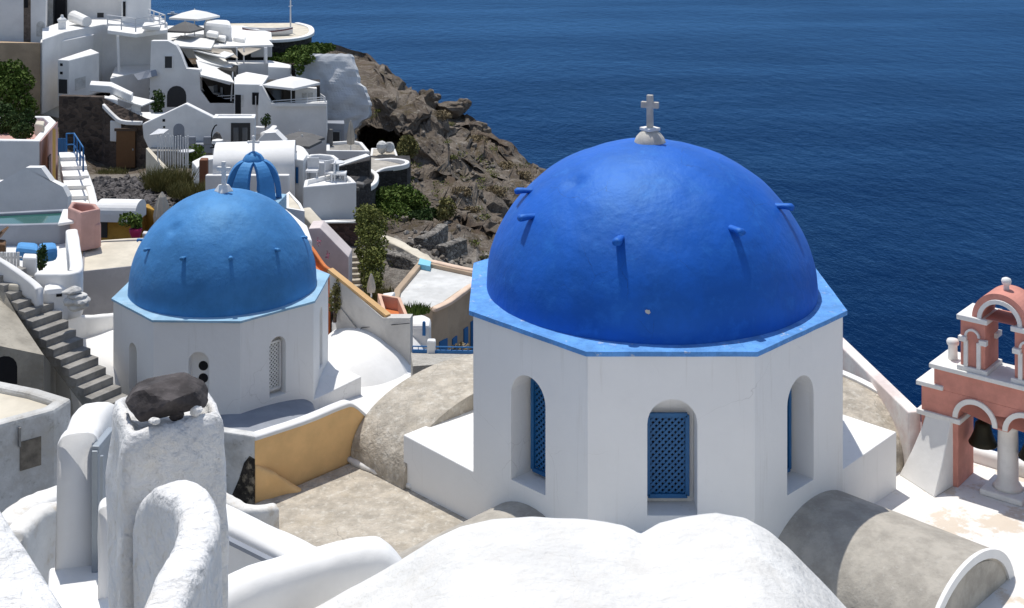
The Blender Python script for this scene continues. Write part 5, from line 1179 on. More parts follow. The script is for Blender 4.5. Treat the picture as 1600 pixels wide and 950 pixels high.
b = blk('house', 'pale roof corner just right of the smaller dome', 'house', [(430, 330), (447, 326), (480, 352), (488, 375), (470, 372), (440, 340)], 44.5, 2.5, W)
# walkway, sloping walls
bm = sweepwall([P(476, 325, 49), P(500, 352, 48), P(512, 366, 47.5)], .5, .5, .05, 5, .01, 3); single('walkway_wall', bm, CRM, 'cream coping of the walkway descending left of the red stone base', 'wall', smooth=True)
wl = thing('wall', 'pale pinkish wall sloping down to the stairs with bougainvillea spots', 'wall', tuple(P(520, 430, 45)))
bm = B(); D_ = 46; prof_ = [(482, 357), (500, 356), (545, 402), (545, 470), (482, 470)]; f = [bm.verts.new(P(a, b_, D_)) for a, b_ in prof_]; k_ = [bm.verts.new(P(a, b_, D_) + Vector((0, 1.0, 0))) for a, b_ in prof_]; bm.faces.new(f); bm.faces.new(k_[::-1])
for i in range(5): bm.faces.new((f[i], k_[i], k_[(i + 1) % 5], f[(i + 1) % 5]))
PALEP = plaster('pale_pinkish', (.68, .60, .58), .06, 1.2); obj('wall', bm, PALEP, wl, bev=.03)
for x, y, lb_ in ((498, 378, 'magenta bougainvillea sprig high on the pale pinkish wall'), (512, 398, 'magenta bougainvillea sprig low on the pale pinkish wall')):
    bm = B(); leafcloud(bm, P(x, y, 45.6), (.09, .08, .16), 26, .03, shell=0); single('bougainvillea', bm, MAG, lb_, 'flowers')
ot = thing('balcony', 'terracotta balcony strip descending beside the smaller dome', 'balcony', tuple(P(495, 420, 43)))
bm = sweepwall([P(478, 372, 44), P(492, 392, 43.2), P(506, 412, 42.5), P(516, 420, 42)], .12, .5, .05, 5, .008, 3); obj('wall', bm, TERR, ot, smooth=True)
bm = B(); prism(bm, [tuple(P(470, 385, 44.5)), tuple(P(480, 380, 45)), tuple(P(516, 424, 42.6)), tuple(P(498, 428, 42.2))], -16); obj('floor', bm, TERR, ot)
stepsdown('staircase', 'grey-white outdoor staircase between the pinkish wall and the tall cypress-like bush', P(545, 400, 50.2), P(552, 462, 48.4), Vector((.66, .1, 0)), 7, CEM)
bm = sweepwall([P(569, 394, 50), P(575, 430, 49.1), P(583, 462, 48.2)], .1, .5, .04, 5, .005, 3); single('handrail_wall', bm, W, 'thin white handrail wall right of the outdoor staircase', 'wall', smooth=True)
closed_parasol(580, 428, 42.5, .75, BGF, 'folded beige parasol at the foot of the outdoor staircase', .12)
b = blk('gate_block', 'small white block at the foot of the outdoor staircase', 'wall', [(590, 470), (612, 462), (618, 455), (598, 458)], 42, .8)
# ------------------------------------------------------------------ stair parapet house with terracotta terrace
sh = thing('house', 'grey-white house with a long sloping stair wall and terracotta roof terrace', 'house', tuple(P(600, 560, 38)))
q1 = P(515, 425, 40.3); q2 = P(598, 497, 38.6); q3 = P(641, 497, 38.2)
q1b = Vector((q1.x, q1.y, -17)); bm = B()
qa = P(556, 513, 39.4); qb = P(515, 458, 40.3); G1 = [q1, q2, q3, Vector((q3.x, q3.y, -17)), Vector((qa.x, qa.y, -17)), qa, qb]
f = [bm.verts.new(p) for p in G1]; k_ = [bm.verts.new(p + Vector((.05, .35, 0))) for p in G1]; ff = bm.faces.new(f); kf = bm.faces.new(k_[::-1]); n = 7
for i in range(7): bm.faces.new((f[i], k_[i], k_[(i + 1) % 7], f[(i + 1) % 7]))
bmesh.ops.triangulate(bm, faces=[ff, kf])
SHW = plaster('grey_white_plaster', (.60, .575, .54), .08, 1, [(5, .6, .75, (.4, .36, .3), .4)], .3, 9); obj('wall', bm, SHW, sh)  # the wall's own grey-white plaster with random darker spots
bm = B(); q_ = [dz(q1, .04) + Vector((0, .1, 0)), dz(q2, .04) + Vector((0, .1, 0))]; bar(bm, q_[0], q_[1] + Vector((.15, -.02, .0)), .20, .09); obj('coping', bm, plaster('apricot', (.66, .42, .20), .06, 2), sh)
tq = [P(600, 495, 39.0), P(640, 495, 38.7), P(626, 471, 40.6), P(590, 469, 41.0)]
bm = B(); zq = tq[0].z; rimprism(bm, [Vector((p.x, p.y, zq)) for p in tq], zq + .05, zq - .9, .10, .40); obj('terrace_rim', bm, plaster('apricot_pink', (.70, .45, .33), .06, 2), sh, bev=.015)
bm = B(); prism(bm, [(p[0], p[1], zq - .33) for p in inset([Vector((p.x, p.y, zq)) for p in tq], .09)], zq - .6); obj('terrace_floor', bm, TERR, sh)
bm = B(); a = P(560, 512, 38.9); tube(bm, [P(640, 505, 38.0), P(565, 512, 39.3), P(556, 530, 39.3)], .012, 6); obj('cable', bm, DKG, sh)
b = blk('house', 'terracotta orange room with tiny terrace tables under the sloping stair wall', 'house', [(522, 466), (566, 468), (566, 462), (524, 460)], 42.5, 1.6, TERR)
b = blk('wall', 'low white terrace wall in front of the terracotta room', 'wall', [(518, 504), (562, 500), (562, 494), (520, 497)], 41.5, 1.0, W, bev=.06)
b = blk('post', 'white square post in front of the terracotta room', 'post', [(551, 500), (562, 501), (562, 496), (552, 496)], 40.6, .9, W)
shrub('potted_plant', 'small dark green plant on the low terrace beside the white post', 'plant', [(543, 504, 40.8, .25, .22)], 300, .05, LF3)
shrub('vine', 'green vine climbing the shaded wall right of the smaller drum', 'vine', [(523, 470, 39.9, .2, .45), (528, 450, 40, .15, .3)], 400, .05, LF2)
# ------------------------------------------------------------------ tan house with white roof terrace
th_ = thing('house', 'tan house with white flat roof, peach rim and bright blue shutters', 'house', tuple(P(690, 555, 42)))
z = -15.0
rp_ = [(612, 478), (600, 452), (655, 408), (672, 414), (738, 421), (748, 436), (740, 452), (722, 462), (690, 478), (660, 484)]
rp_ = [R(a, b_, -14.5) for a, b_ in [(640, 484), (676, 484), (700, 473), (722, 457), (742, 445), (790, 440), (790, 424), (740, 423), (675, 409), (655, 406), (616, 452), (612, 474)]]
bm = B(); I = rimprism(bm, rp_, -14.5, -19.5, .22, .16); bmesh.ops.recalc_face_normals(bm, faces=bm.faces); obj('wall', bm, PEACH if False else plaster('tan_house', (.50, .38, .27), .1, .8, [(2, .55, .75, (.62, .5, .38), .5)], .3, 7), th_, bev=.03)
ROOFG = plaster('patched_roof', (.66, .66, .64), .1, .9, [(2.4, .52, .68, (.46, .45, .42), .5), (1.1, .55, .7, (.8, .79, .77), .6)], .5, 7, .02)
bm = B(); prism(bm, [(p[0], p[1], -14.64) for p in inset(rp_, .2)], -15); obj('roof', bm, ROOFG, th_)
bm = sweepwall([dz(p, .06) for p in rp_[1:9]], .24, .12, .05, 4, .012, 3); obj('rim', bm, plaster('peach_rim', (.74, .56, .43), .06, 2), th_, smooth=True)
AQ = plain('aqua_paint', (.25, .62, .80), .7); bm = B(); prism(bm, [tuple(dz(R(a, b_, -14.5), .05)) for a, b_ in ((653, 414), (672, 418), (674, 410), (656, 405))], -14.9); obj('aqua_corner', bm, AQ, th_, bev=.02)
bx = X(); bx.pts = rp_; bx.t = th_
for i, x0, y0, x1, y1 in ((3, 724, 512, 730, 538), (1, 686, 531, 698, 552), (2, 706, 527, 713, 545), (3, 735, 500, 744, 545)): onface(bx, i, x0, y0, x1, y1, BRBLU, 'shutter', .06, .04)
# small white things below the tan house
b = blk('house', 'small white vaulted annex with a blue door left of the tan house', 'house', [(640, 508), (672, 508), (674, 496), (662, 490), (642, 492)], 40, 1.8, W, bev=.12)
onface(b, 0, 660, 502, 665, 524, BRBLU, 'door', .05, .03, arch=True)
b = blk('post', 'white square gate post on the blue fence', 'post', [(667, 532), (681, 533), (681, 528), (668, 528)], 36.5, .6, W)
fc = thing('blue_fence', 'low blue fence below the tan house shutters', 'fence', tuple(P(680, 555, 36)))
bm = B(); bar(bm, P(645, 549, 36.8), P(740, 551, 36.0), .07, .10); obj('lower_rail', bm, BRBLU, fc); bm = B(); bar(bm, P(645, 541, 36.8), P(740, 543, 36.0), .03); obj('upper_rail', bm, BRBLU, fc)
for k in range(12): bm = B(); p = P(645 + k * 8.6, 541, 36.8 - k * .07); bar(bm, p, dz(p, -.3), .02); obj('picket', bm, BRBLU, fc)
shrub('plant', 'grey leafy potted plants at the right end of the blue fence', 'plant', [(722, 546, 36.6, .25, .18), (708, 548, 36.6, .15, .14)], 300, .05, LF4)
bm = B(); prism(bm, [tuple(P(645, 572, 33.5)), tuple(P(742, 566, 33.5)), tuple(P(742, 552, 36.2)), tuple(P(642, 551, 36.9))], -17); single('rubble_wall', bm, plaster('pebbled_wall', (.42, .39, .34), .15, 6, [(12, .5, .62, (.62, .6, .55), .7)], .8, 16, .03), 'pebbly cream rubble wall between the big church vault and the blue fence', 'wall')
# ------------------------------------------------------------------ plants and rocks on the slope
shrub('bush', 'tall narrow olive bush column beside the outdoor staircase', 'bush', [(580, 352, 50, .62, .75), (580, 385, 49, .62, .8), (581, 420, 48, .5, .75), (572, 335, 52, .5, .4), (583, 445, 47, .4, .5), (574, 360, 50, .4, .4), (588, 400, 48.6, .4, .4)], 9000, .055, LF5)
shrub('bush', 'broad bright green hedge on the rock shelf below the black stone terraces', 'bush', [(600, 318, 68, 1.0, .8), (625, 312, 69, 1.2, .8), (648, 318, 69, .8, .6), (612, 332, 66.5, 1.0, .5)], 6000, .09, LF1)
shrub('bush', 'low dark green shrubs right of the hedge', 'bush', [(655, 340, 66, .7, .35), (672, 333, 67, .5, .3)], 1500, .08, LF3)
shrub('bush', 'yellowish straw bush on the slope right of the hedge', 'bush', [(698, 325, 68, .5, .6), (690, 335, 67, .4, .3)], 1200, .08, LF2)
shrub('bush', 'tall pale olive bush hanging beside the cave terrace', 'bush', [(637, 230, 77, .65, .7), (628, 240, 76.5, .4, .4)], 1800, .09, LF2)
shrub('bush', 'green shrub mat hanging over the edge of the cape terrace', 'bush', [(440, 88, 93, 1.3, .4), (470, 82, 93, 1.4, .5), (495, 76, 95, 1.1, .45), (510, 74, 96, .7, .3), (468, 104, 83.2, .35, .6), (478, 92, 83.8, .6, .35), (455, 90, 84, .6, .3), (430, 96, 91, .8, .3)], 6000, .11, LF1)
shrub('bush', 'large dark green bush against the tan wall at the left edge', 'bush', [(18, 112, 79, 1.0, .7), (34, 128, 78.5, .8, .7), (8, 140, 78, 1.0, .8), (30, 158, 78, .8, .8), (48, 170, 78, .5, .6), (-10, 120, 79, 1.2, 1.1)], 5000, .11, LF1)
shrub('bush', 'green terrace plants on the pink-walled roof at the left edge', 'bush', [(12, 195, 55, .6, .45), (35, 205, 53, .5, .35), (28, 190, 55, .4, .4), (2, 178, 56, .6, .5)], 2500, .08, LF3)
grass('grass_tuft', 'tall grass tuft below the pole screen', 262, 288, 62, 1.1, 1500, 1.0)
grass('grass_tuft', 'second grass tuft sloping down towards the smaller dome', 298, 300, 60, 1.0, 1200, .6)
grass('grass_tuft', 'dry grass tuft at the foot of the brown plank door', 175, 268, 73, .9, 500, .35)
grass('grass_tuft', 'grass tuft at the foot of the tall bush column', 600, 462, 46, .6, 600, .4)
grass('grass_tuft', 'greenish grass strip at the left edge of the patched roof', 650, 480, 41.5, .45, 500, .25, LF1)
for i, (x, y, r_, n_) in enumerate(((745, 220, 1.2, 500), (790, 262, 1.2, 500), (720, 300, .9, 350), (772, 300, 1.2, 500), (815, 275, 1.0, 400), (735, 330, .8, 300), (690, 180, 1.0, 350))):
    p = onter(x, y); c_ = p; bm = B(); leafcloud(bm, p, (r_ * .7, r_ * .6, r_ * .35), n_ * 2, .07, shell=0); single('scrub', bm, LF4, ('dry scrub on the skyline right of the flat rock ledge', 'dry scrub high on the right end of the cliff', 'dry scrub below the dark cliff overhang', 'dry scrub in the middle of the right slope', 'dry scrub just under the skyline near the big dome', 'dry scrub beside the straw bush', 'dry scrub on the skyline left of the rock ledge')[i], 'scrub', 'dry scrub on the cliff')
stonefield('rubble', None, RUB, [(146, 280, 235, 330)], 420, .10, .26)
stonefield('rubble', None, RUB, [(225, 290, 300, 330)], 200, .08, .18)
stonefield('scree', None, plaster('scree_stone', (.22, .19, .16), .3, 1, [(2, .5, .7, (.40, .36, .31), .7)], .5, 10), [(560, 90, 860, 420), lambda x, y: y > interp(RID, x) + 6 and noise.noise(Vector((x * .02, y * .03, 0))) > .05], 500, .05, .24)
stonefield('scree', None, plaster('pale_scree', (.36, .33, .29), .3, 3, None, .5, 10), [(615, 335, 760, 420), lambda x, y: noise.noise(Vector((x * .03, y * .05, 4))) > .1], 200, .05, .2)
bm = B()
for i in range(46):
    px_ = random.uniform(575, 850); py_ = random.uniform(interp(RID, px_) + 12, 420); p = onter(px_, py_); r_ = random.uniform(.25, .6)
    leafcloud(bm, p + Vector((0, 0, .1)), (r_, r_, r_ * .5), 70, .06, shell=0)
tag(obj('low_scrub', bm, LF5), kind='stuff')
# skyline outcrops
for i, (x, y, D, sx, sz) in enumerate(((708, 165, 101.5, 1.1, .32), (724, 160, 102, .55, .30), (742, 196, 100.5, .8, .35), (757, 203, 100.5, .45, .3), (668, 152, 101.5, .7, .6), (680, 150, 102, .4, .2))):
    bm = B(); bmesh.ops.create_icosphere(bm, subdivisions=3, radius=1)
    for v in bm.verts:
        v.co += v.co * noise.noise(v.co * 1.5 + Vector((i * 5, 0, 0))) * .5; v.co = Vector((v.co.x * sx, v.co.y * sx * .8, (v.co.z if v.co.z > 0 else v.co.z * 2.5) * sz)) + P(x, y, D)
    single('boulder', bm, HILL, ('flat rock ledge on the skyline of the cliff', 'blocky rock at the tip of the skyline ledge', 'wide dark rock on the skyline below the ledge', 'small pointed rock on the skyline right of the wide one', 'tall dark crag on the skyline left of the ledge', 'small flat rock on the skyline beside the tall crag')[i], 'rock', 'skyline rocks')
# plastered cliff face
bm = B(); rows_ = [(82, 496, 545, 84.6), (88, 472, 549, 84.4), (98, 462, 551, 84.2), (115, 462, 557, 84), (130, 470, 562, 83.8), (150, 470, 573, 83.6), (170, 470, 577, 83.5), (182, 470, 577, 83.4), (190, 470, 562, 83.4), (205, 470, 553, 83.3), (225, 470, 551, 83.2), (245, 470, 551, 83.1)]
ys_ = [r_[0] for r_ in rows_]; rows_ = [(y, *[float(np.interp(y, ys_, [r_[j] for r_ in rows_])) for j in (1, 2, 3)]) for y in range(84, 246, 4)]
g = []
for (y, xl, xr, D) in rows_:
    g.append([P(xl + (xr - xl) * k / 24 + (7 * noise.noise(Vector((y * .09, k, 1))) if k in (0, 24) else 0), y + (1.2 * noise.noise(Vector((k * .35, y, 0)))), D + .16 * noise.noise(Vector((k * .2, y * .06, 3)))) for k in range(25)])
f = [[bm.verts.new(p) for p in r_] for r_ in g]; k2 = [[bm.verts.new(p + Vector((0, 1.6, -.3))) for p in r_] for r_ in g]
for a, b_ in zip(f, f[1:]):
    for k in range(24): bm.faces.new((a[k], a[k + 1], b_[k + 1], b_[k]))
for a, b_ in zip(k2, k2[1:]):
    for k in range(24): bm.faces.new((a[k], b_[k], b_[k + 1], a[k + 1]))
R_ = len(f)
for k in range(24): bm.faces.new((f[0][k], k2[0][k], k2[0][k + 1], f[0][k + 1])); bm.faces.new((f[-1][k], f[-1][k + 1], k2[-1][k + 1], k2[-1][k]))
for r_ in range(R_ - 1):
    bm.faces.new((f[r_][0], f[r_ + 1][0], k2[r_ + 1][0], k2[r_][0])); bm.faces.new((f[r_][24], k2[r_][24], k2[r_ + 1][24], f[r_ + 1][24]))
single('plastered_cliff', bm, plaster('streaked_white', (.66, .67, .68), .1, .5, [(.9, .5, .7, (.42, .43, .45), .5), (4, .6, .75, (.35, .3, .26), .5)], .5, 4, .04), 'whitewashed rock face between the large white house and the bare cliff', 'rock face')
# terraces by the cave
b = blk('terrace', 'white terrace with low walls and glazed door below the whitewashed rock face', 'terrace', [(510, 235), (578, 236), (566, 222), (552, 219), (510, 222)], 76, 1.3, rim=.18, rd=.2, roofm=CONC)
b = blk('cave_house', 'grey-fronted cave house with dark window below the whitewashed rock face', 'house', [(511, 192), (538, 193), (538, 188), (511, 188)], 80.5, 1.9, GREYP)
onface(b, 0, 518, 205, 532, 221, DKG, 'window', .06, .03, frame=METG)
closed_parasol(548, 188, 76.8, 1.75, BGF, 'folded beige parasol before the cave on the upper terrace', .2)
bm = B(); tube(bm, [P(516, 202, 78), P(515, 226, 78)], [.16, .2], 8); single('closed_parasol', bm, GRYF, 'folded dark grey parasol beside the cave house window', 'parasol')
b = blk('patio', 'pale stone patio with two boulders at the cave mouth', 'patio', [(578, 246), (600, 249), (622, 244), (618, 232), (580, 231)], 74.5, .9, W, rim=.05, rd=.14, roofm=CEM)
for x, lb_ in ((597, 'left of the two pale boulders on the cave patio'), (608, 'right of the two pale boulders on the cave patio')):
    bm = B(); bmesh.ops.create_icosphere(bm, subdivisions=2, radius=.32, matrix=Matrix.Translation(P(x, 230, 75.3)) @ Matrix.Diagonal((1, 1, 1.15, 1))); jitter(bm, .12, 3, x); single('boulder', bm, WW, lb_, 'boulder')
st_ = thing('terrace_wall', 'black stone terrace wall with a winding white rim below the cave patio', 'wall', tuple(P(600, 290, 70)))
rimp = [P(578, 250, 73), P(610, 247, 72.5), P(634, 250, 71.5), P(632, 256, 70.8), P(600, 262, 70.4), P(585, 270, 70)]
bm = sweepwall(rimp, .24, .25, .06, 5, .01, 3); obj('rim', bm, W, st_, smooth=True)
bm = B(); zz_ = P(600, 262, 70.4).z - .15; prism(bm, [tuple(Vector((p.x, p.y, zz_))) for p in (P(576, 270, 69.6), P(600, 264, 70.2), P(636, 258, 70.8), P(642, 262, 72), P(640, 252, 74), P(576, 252, 74))], -19.5); obj('masonry', bm, STONEB, st_)
bm = B(); prism(bm, [(p.x, p.y, zz_ + .03) for p in (P(580, 268, 70), P(600, 262, 70.6), P(630, 257, 71.2), P(632, 252, 72.4), P(580, 251, 73.4))], zz_ - .1); obj('floor', bm, CEMG, st_)
st_ = thing('terrace_wall', 'lower black stone terrace wall with white rim beside the white cube house', 'wall', tuple(P(575, 310, 64)))
rimp = [P(578, 264, 70), P(588, 272, 69), P(586, 283, 67), P(575, 291, 65.5), P(558, 298, 64)]
bm = sweepwall(rimp, .24, .25, .06, 5, .01, 3); obj('rim', bm, W, st_, smooth=True)
bm = B(); prism(bm, [tuple(dz(p, -.15)) for p in rimp[::-1]] + [tuple(dz(P(600, 270, 70), -.3)), tuple(dz(P(592, 292, 67), -.4)), tuple(dz(P(558, 303, 64), -.3))][:0] + [tuple(dz(P(640, 262, 71.5), -.8)), tuple(dz(P(640, 285, 70), -1.2))][:0] + [(P(560, 270, 70).x, 70, zof(300, 64))], -20); obj('masonry', bm, STONEB, st_)
b = blk('stone_block', 'black stone retaining wall behind the terrace loungers', 'wall', [(520, 262), (578, 250), (580, 244), (522, 250)], 66.5, 2.2, STONEB)
b = blk('sun_deck', 'dark sunken deck between the white cube house and the winding rim', 'deck', [(530, 296), (558, 294), (580, 284), (575, 276), (545, 274)], 63.5, 1.0, STONEB)
for i, (x, y) in enumerate(((562, 286), (555, 291))): b = blk('sun_lounger', ('upper sun lounger on the dark sunken deck', 'lower sun lounger on the dark sunken deck')[i], 'sun lounger', [(x - 8, y), (x + 6, y + 2), (x + 8, y - 1), (x - 5, y - 4)], 63.8, .2, GRYF, bev=.05, group='sun loungers')
# dry stone walls
for i, (pth, dn, m_, lb_) in enumerate((([(602, 392, 53), (640, 400, 52), (658, 410, 51)], 2.3, STONEG, 'grey dry stone retaining wall left of the patched roof'), ([(655, 372, 58), (675, 362, 59), (692, 350, 61)], .8, STONEG, 'short dry stone wall climbing the slope'), ([(688, 384, 57), (706, 377, 58), (722, 372, 59)], .7, STONEG, 'short pale dry stone wall near the cliff foot'), ([(596, 368, 57), (625, 380, 56), (655, 396, 54), (672, 408, 53)], .5, W if False else CRM, 'crumbling cream parapet leading to the aqua roof corner'))):
    bm = sweepwall([P(*p) for p in pth], .5, dn, .06, 5, .06, 1.5); single('dry_stone_wall', bm, m_, lb_, 'wall', 'dry stone walls' if i < 3 else None, smooth=False)
# ------------------------------------------------------------------ pink-walled roof, left edge
b = blk('house', 'pink and white house with planted roof terrace at the left edge', 'house', [(-70, 218), (62, 220), (88, 190), (78, 181), (20, 181), (-70, 190)], 51, 3.4, W, rim=.55, rd=.3, roofm=PPINK)
bm = B(); A = Vector(b.pts[1]); E = Vector(b.pts[2]); dv = (E - A).normalized(); nv = Vector((dv.y, -dv.x, 0)); prism(bm, [tuple(A + nv * .03 + Vector((0, 0, -.01))), tuple(E + nv * .03 + Vector((0, 0, -.01))), tuple(E + nv * .06 + Vector((0, 0, -.01))), tuple(A + nv * .06 + Vector((0, 0, -.01)))], b.z - 3.0); obj('pink_wall', bm, PPINK, b.t)
onface(b, 1, 72, 243, 76, 288, plain('maroon_wood', (.10, .03, .03), .6), 'door', .2, .10)
b2_ = blk('planter', 'pale square planter on the pink-walled roof', 'planter', [(54, 193), (68, 195), (70, 189), (57, 188)], 52.6, .5, CRM)
shrub('plant', 'dark leafy plant rising from the pink-walled roof', 'plant', [(42, 188, 53.5, .35, .35), (44, 178, 53.5, .2, .25)], 800, .06, LF3)
# steps with blue railing
stepsdown('staircase', 'white stepped lane descending left of the rubble slope', P(92, 238, 56), P(106, 330, 50), Vector((1.0, .15, 0)), 6, WR, th=.5)
bm = B(); prism(bm, [tuple(P(82, 200, 51.8)), tuple(P(87, 202, 52.4)), tuple(P(87, 288, 50)), tuple(P(82, 288, 49.5))], -16.5); single('yellow_door', bm, YEL, 'open mustard yellow door panel beside the pink wall', 'door')
railing('blue metal railing on the right of the white stepped lane', [P(104, 243, 56.5), P(116, 243, 56), P(130, 268, 51.5)], .95, BRBLU, 2, 1.5, r=.03)
gt = thing('gate', 'small dark blue slatted gate at the top of the white stepped lane', 'gate', tuple(P(98, 240, 56.5)))
for k in range(7): bm = B(); p = P(89 + k * 2.4, 216, 57); bar(bm, p, dz(p, -.75), .05); obj('slat', bm, DKBLU, gt)
bm = sweepwall([P(132, 268, 54), P(140, 290, 52.2), P(148, 322, 50)], .3, .9, .06, 5, .01, 3); single('lane_wall', bm, W, 'white side wall between the stepped lane and the rubble', 'wall', smooth=True)
bm = sweepwall([P(112, 240, 57), P(124, 262, 55), P(134, 285, 53)], .16, .5, .04, 5, .01, 3); single('lane_kerb', bm, YEL, 'mustard kerb under the blue railing', 'kerb', smooth=True)
b = blk('house', 'broad shaded white wall with sunlit sloping roof below the pink-walled house', 'house', [(-70, 290), (0, 285), (42, 263), (96, 292), (104, 300), (106, 306), (60, 272), (-70, 262)], 47, 2.6, W)
bpy.data.objects.remove(b.t.children[0])
bm = B(); D_ = 45.5; prof_ = [(-80, 290), (0, 284), (40, 262), (64, 262), (80, 284), (98, 292), (106, 308), (105, 334), (-80, 334)]; f = [bm.verts.new(P(x, y, D_)) for x, y in prof_]; k_ = [bm.verts.new(P(x, y, D_) + Vector((0, .4, -.02))) for x, y in prof_]; ff = bm.faces.new(f); kf = bm.faces.new(k_[::-1]); n = len(f)
for i in range(n): bm.faces.new((f[i], k_[i], k_[(i + 1) % n], f[(i + 1) % n]))
bmesh.ops.triangulate(bm, faces=[ff, kf]); obj('wall', bm, W, b.t)
b = blk('pool', 'small green plunge pool behind a grey wall', 'pool', [(-60, 352), (24, 352), (92, 350), (118, 345), (112, 328), (100, 326), (-60, 334)], 41.5, 1.3, GREYP, rim=.10, rd=.22, roofm=POOLM)
b = blk('pool_step', 'white curved step at the right of the green pool', 'step', [(90, 349), (117, 345), (112, 326), (98, 326)], 41.4, .1, W)
b = blk('terrace', 'sunlit terrace with blue cushions behind white walls', 'terrace', [(-80, 460), (62, 428), (106, 425), (118, 372), (40, 362), (-80, 366)], 36.8, 1.2, W, roofm=WR)
zt2 = zof(388, 38.5)
for nm, q4, lb_ in (('cushion', [(24, 386), (60, 390), (60, 378), (27, 376)], 'left blue cushion of the pair on the white terrace'), ('cushion', [(61, 391), (90, 386), (88, 377), (60, 378)], 'right blue cushion of the pair on the white terrace')):
    b = blk(nm, lb_, 'cushion', q4, 38.2, .42, CUSH, bev=.12, group='blue floor cushions')
bm = sweepwall([P(112, 358, 41), P(116, 385, 38.4), P(118, 420, 35.8), P(92, 424, 35.8), P(60, 424, 36)], .36, 1.25, .08, 6, .01, 3); single('parapet_wall', bm, W, 'white parapet around the terrace with the blue cushions', 'parapet', smooth=True)
b = blk('gate_post', 'square white post at the head of the concrete staircase', 'post', [(35, 402), (57, 403), (58, 396), (37, 395)], 36.3, .62, W)
fc = thing('picket_fence', 'low white picket fence left of the square white post', 'fence', tuple(P(15, 420, 36)))
for k in range(8): bm = B(); p = P(-8 + k * 5.2, 394, 36.6); box(bm, (p.x - .035, p.y - .02, p.z - .42), (p.x + .035, p.y + .02, p.z)); obj('picket', bm, METW, fc)
bm = B(); bar(bm, P(-10, 402, 36.65), P(34, 402, 36.65), .05); obj('rail', bm, METW, fc)
shrub('plant', 'tall dark shrub behind the square white post', 'plant', [(64, 405, 37, .2, .3), (66, 392, 37, .12, .2)], 500, .045, LF3)
bm = sweepwall([P(-30, 388, 35.6), P(10, 410, 35.5), P(50, 438, 35.2), P(62, 450, 35.0)], .22, .5, .05, 5, .008, 3); single('stair_kerb', bm, W, 'pale kerb along the top of the concrete staircase', 'kerb', smooth=True)
b = blk('landing', 'cream landing at the top of the concrete staircase', 'landing', [(-90, 440), (30, 445), (10, 425), (-90, 412)], 35.4, .6, CRM)
b = blk('wall', 'white curved wall under the cushion terrace with a small dark slot', 'wall', [(66, 452), (108, 448), (116, 440), (70, 436)], 35.2, 1.0, W, bev=.15); onface(b, 0, 88, 459, 97, 463, BLK, 'slot', .05, .03)
for i, (x, y) in enumerate(((112, 456), (122, 462), (116, 470), (128, 470), (124, 478))):
    bm = B(); bmesh.ops.create_icosphere(bm, subdivisions=2, radius=.22, matrix=Matrix.Translation(P(x, y, 34.8)) @ Matrix.Diagonal((1.3, 1, .5, 1))); jitter(bm, .1, 3, i); single('stone', bm, WW, 'flat grey stone in the loose pile beside the cushion terrace wall', 'stone', 'loose stones beside the cushion terrace')
bm = sweepwall([P(88, 484, 35.2), P(100, 484, 36), P(125, 492, 36.6), P(150, 492, 37), P(190, 488, 38)], .3, 3, .1, 6, .01, 3); single('wall', bm, W, 'curved white wall between the concrete staircase and the smaller church', 'wall', smooth=True)
b = blk('chair', 'brown wicker chair at the left edge beside the cushion terrace', 'chair', [(-12, 380), (8, 382), (10, 374), (-8, 372)], 38.4, .5, WOODD); bm = B(); bar(bm, P(-10, 380, 38.8), P(8, 358, 38.8), .5, .06); obj('backrest', bm, WOODD, b.t)
# pink box, vault, ochre wall
b = blk('pink_planter', 'pale pink box-shaped stair well wall beside the green pool', 'wall', [(106, 324), (126, 332), (157, 326), (150, 318), (112, 314)], 42, 1.25, PPINK, rim=.35, rd=.12, roofm=PPINK)
b = blk('pink_buttress', 'lower pink wall step beneath the pink box', 'wall', [(122, 352), (158, 350), (156, 342), (124, 343)], 41.6, .75, PPINK)
bm = B(); a = P(150, 335, 46); b2 = P(215, 338, 46); barrel(bm, (a.x, a.y + .5), (b2.x, b2.y + .4), .55, .38, a.z + .02, a.z - .25, 12, .8); vr = single('vaulted_roof', bm, W, 'small white barrel roof over the mustard wall', 'roof')
b = blk('wall', 'mustard yellow courtyard wall behind the folded beige parasol', 'wall', [(150, 340), (212, 342), (228, 323), (246, 330), (268, 352), (268, 344), (232, 318), (205, 325)], 46.4, 1.2, YEL, bev=.03)
onface(b, 0, 156, 342, 168, 371, DKG, 'door', .06, .03)
pp2 = thing('potted_plant', 'leafy plant in a magenta pot before the mustard wall', 'plant', tuple(P(212, 370, 45)))
bm = B(); lathe(bm, P(212, 371, 44.8), [(.14, 0), (.22, .22), (.22, .3), (.17, .3)], 14); obj('pot', bm, MAG, pp2)
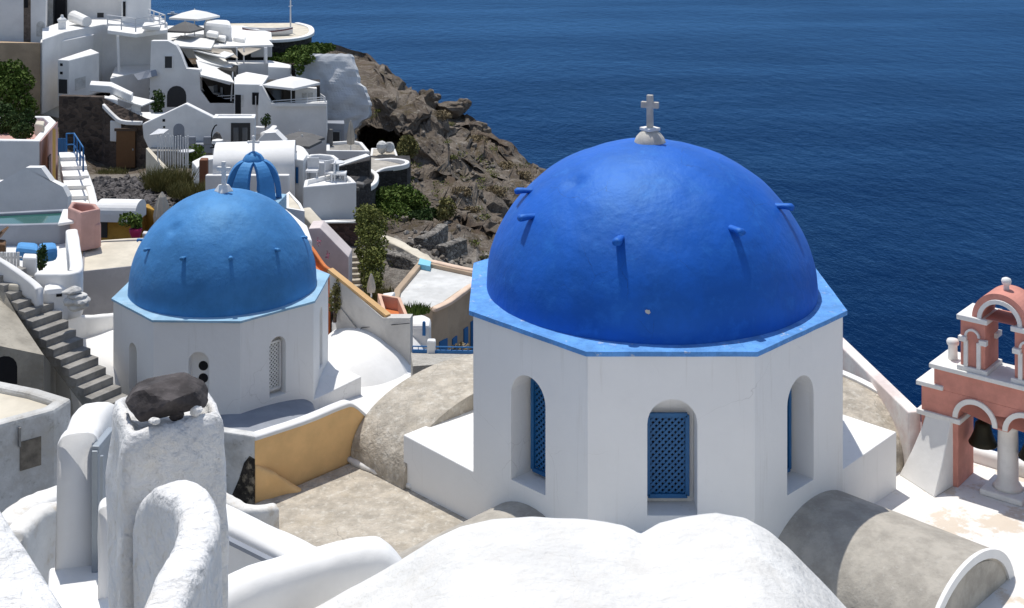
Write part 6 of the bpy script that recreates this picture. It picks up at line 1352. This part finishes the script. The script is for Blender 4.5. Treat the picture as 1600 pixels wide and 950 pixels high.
bm = B(); leafcloud(bm, P(203, 343, 44.9), (.42, .3, .25), 260, .07, shell=0); leafcloud(bm, P(213, 350, 44.9), (.2, .2, .3), 160, .07, shell=0); obj('foliage', bm, LF1, pp2); bm = B(); tube(bm, [P(212, 368, 44.8), P(211, 350, 44.9), P(204, 342, 44.9)], .03, 5); obj('stem', bm, BARK, pp2)
closed_parasol(253, 300, 45.6, 1.35, BGF, 'folded beige parasol behind the left flank of the smaller dome', .24)
b = blk('bowl', 'small blue-white stool beside the magenta pot', 'stool', [(222, 364), (232, 365), (233, 361), (224, 360)], 45, .2, METW)
b = blk('house', 'flat cream-roofed house with grey wall left of the smaller dome', 'house', [(128, 424), (260, 410), (262, 372), (160, 376), (130, 384)], 39.5, 2.2, plaster('mid_grey_wall', (.33, .32, .33), .08, 1), roofm=CRM, rim=.05, rd=.06)
bm = sweepwall([P(128, 384, 43), P(160, 376, 43.6), P(262, 370, 43.8)], .2, .2, .05, 5, .01, 3); single('roof_kerb', bm, CRM, 'pale kerb at the back edge of the cream roof', 'kerb', smooth=True)
bm = B(); tube(bm, [P(120, 375, 40), P(126, 420, 37), P(127, 440, 36.4)], .05, 6); single('drain_pipe', bm, METG, 'grey drain pipe between the cushion terrace and the cream roof', 'pipe')
# distant boat trail and spray
bs = thing('motorboat', 'tiny white boat far out on the sea above the large parasol', 'boat', tuple(P(271, 22, 900)))
q_ = P(270, 20.6, 960); q_.z = -110; bm = B(); rings = []
for k in range(7):
    u = -1 + k / 3; w_ = 1.0 * (1 - max(0, u) ** 2 * .9); rings.append([Vector((q_.x + u * 4, q_.y - w_, q_.z + .9 + .3 * max(0, u))), Vector((q_.x + u * 4, q_.y + w_, q_.z + .9 + .3 * max(0, u))), Vector((q_.x + u * 3.6, q_.y + w_ * .6, q_.z)), Vector((q_.x + u * 3.6, q_.y - w_ * .6, q_.z))])
loft(bm, rings); obj('hull', bm, METW, bs); bm = B(); box(bm, (q_.x - 1.5, q_.y - .7, q_.z + .9), (q_.x + 1, q_.y + .7, q_.z + 2.2)); obj('cabin', bm, METW, bs)
fixchild()
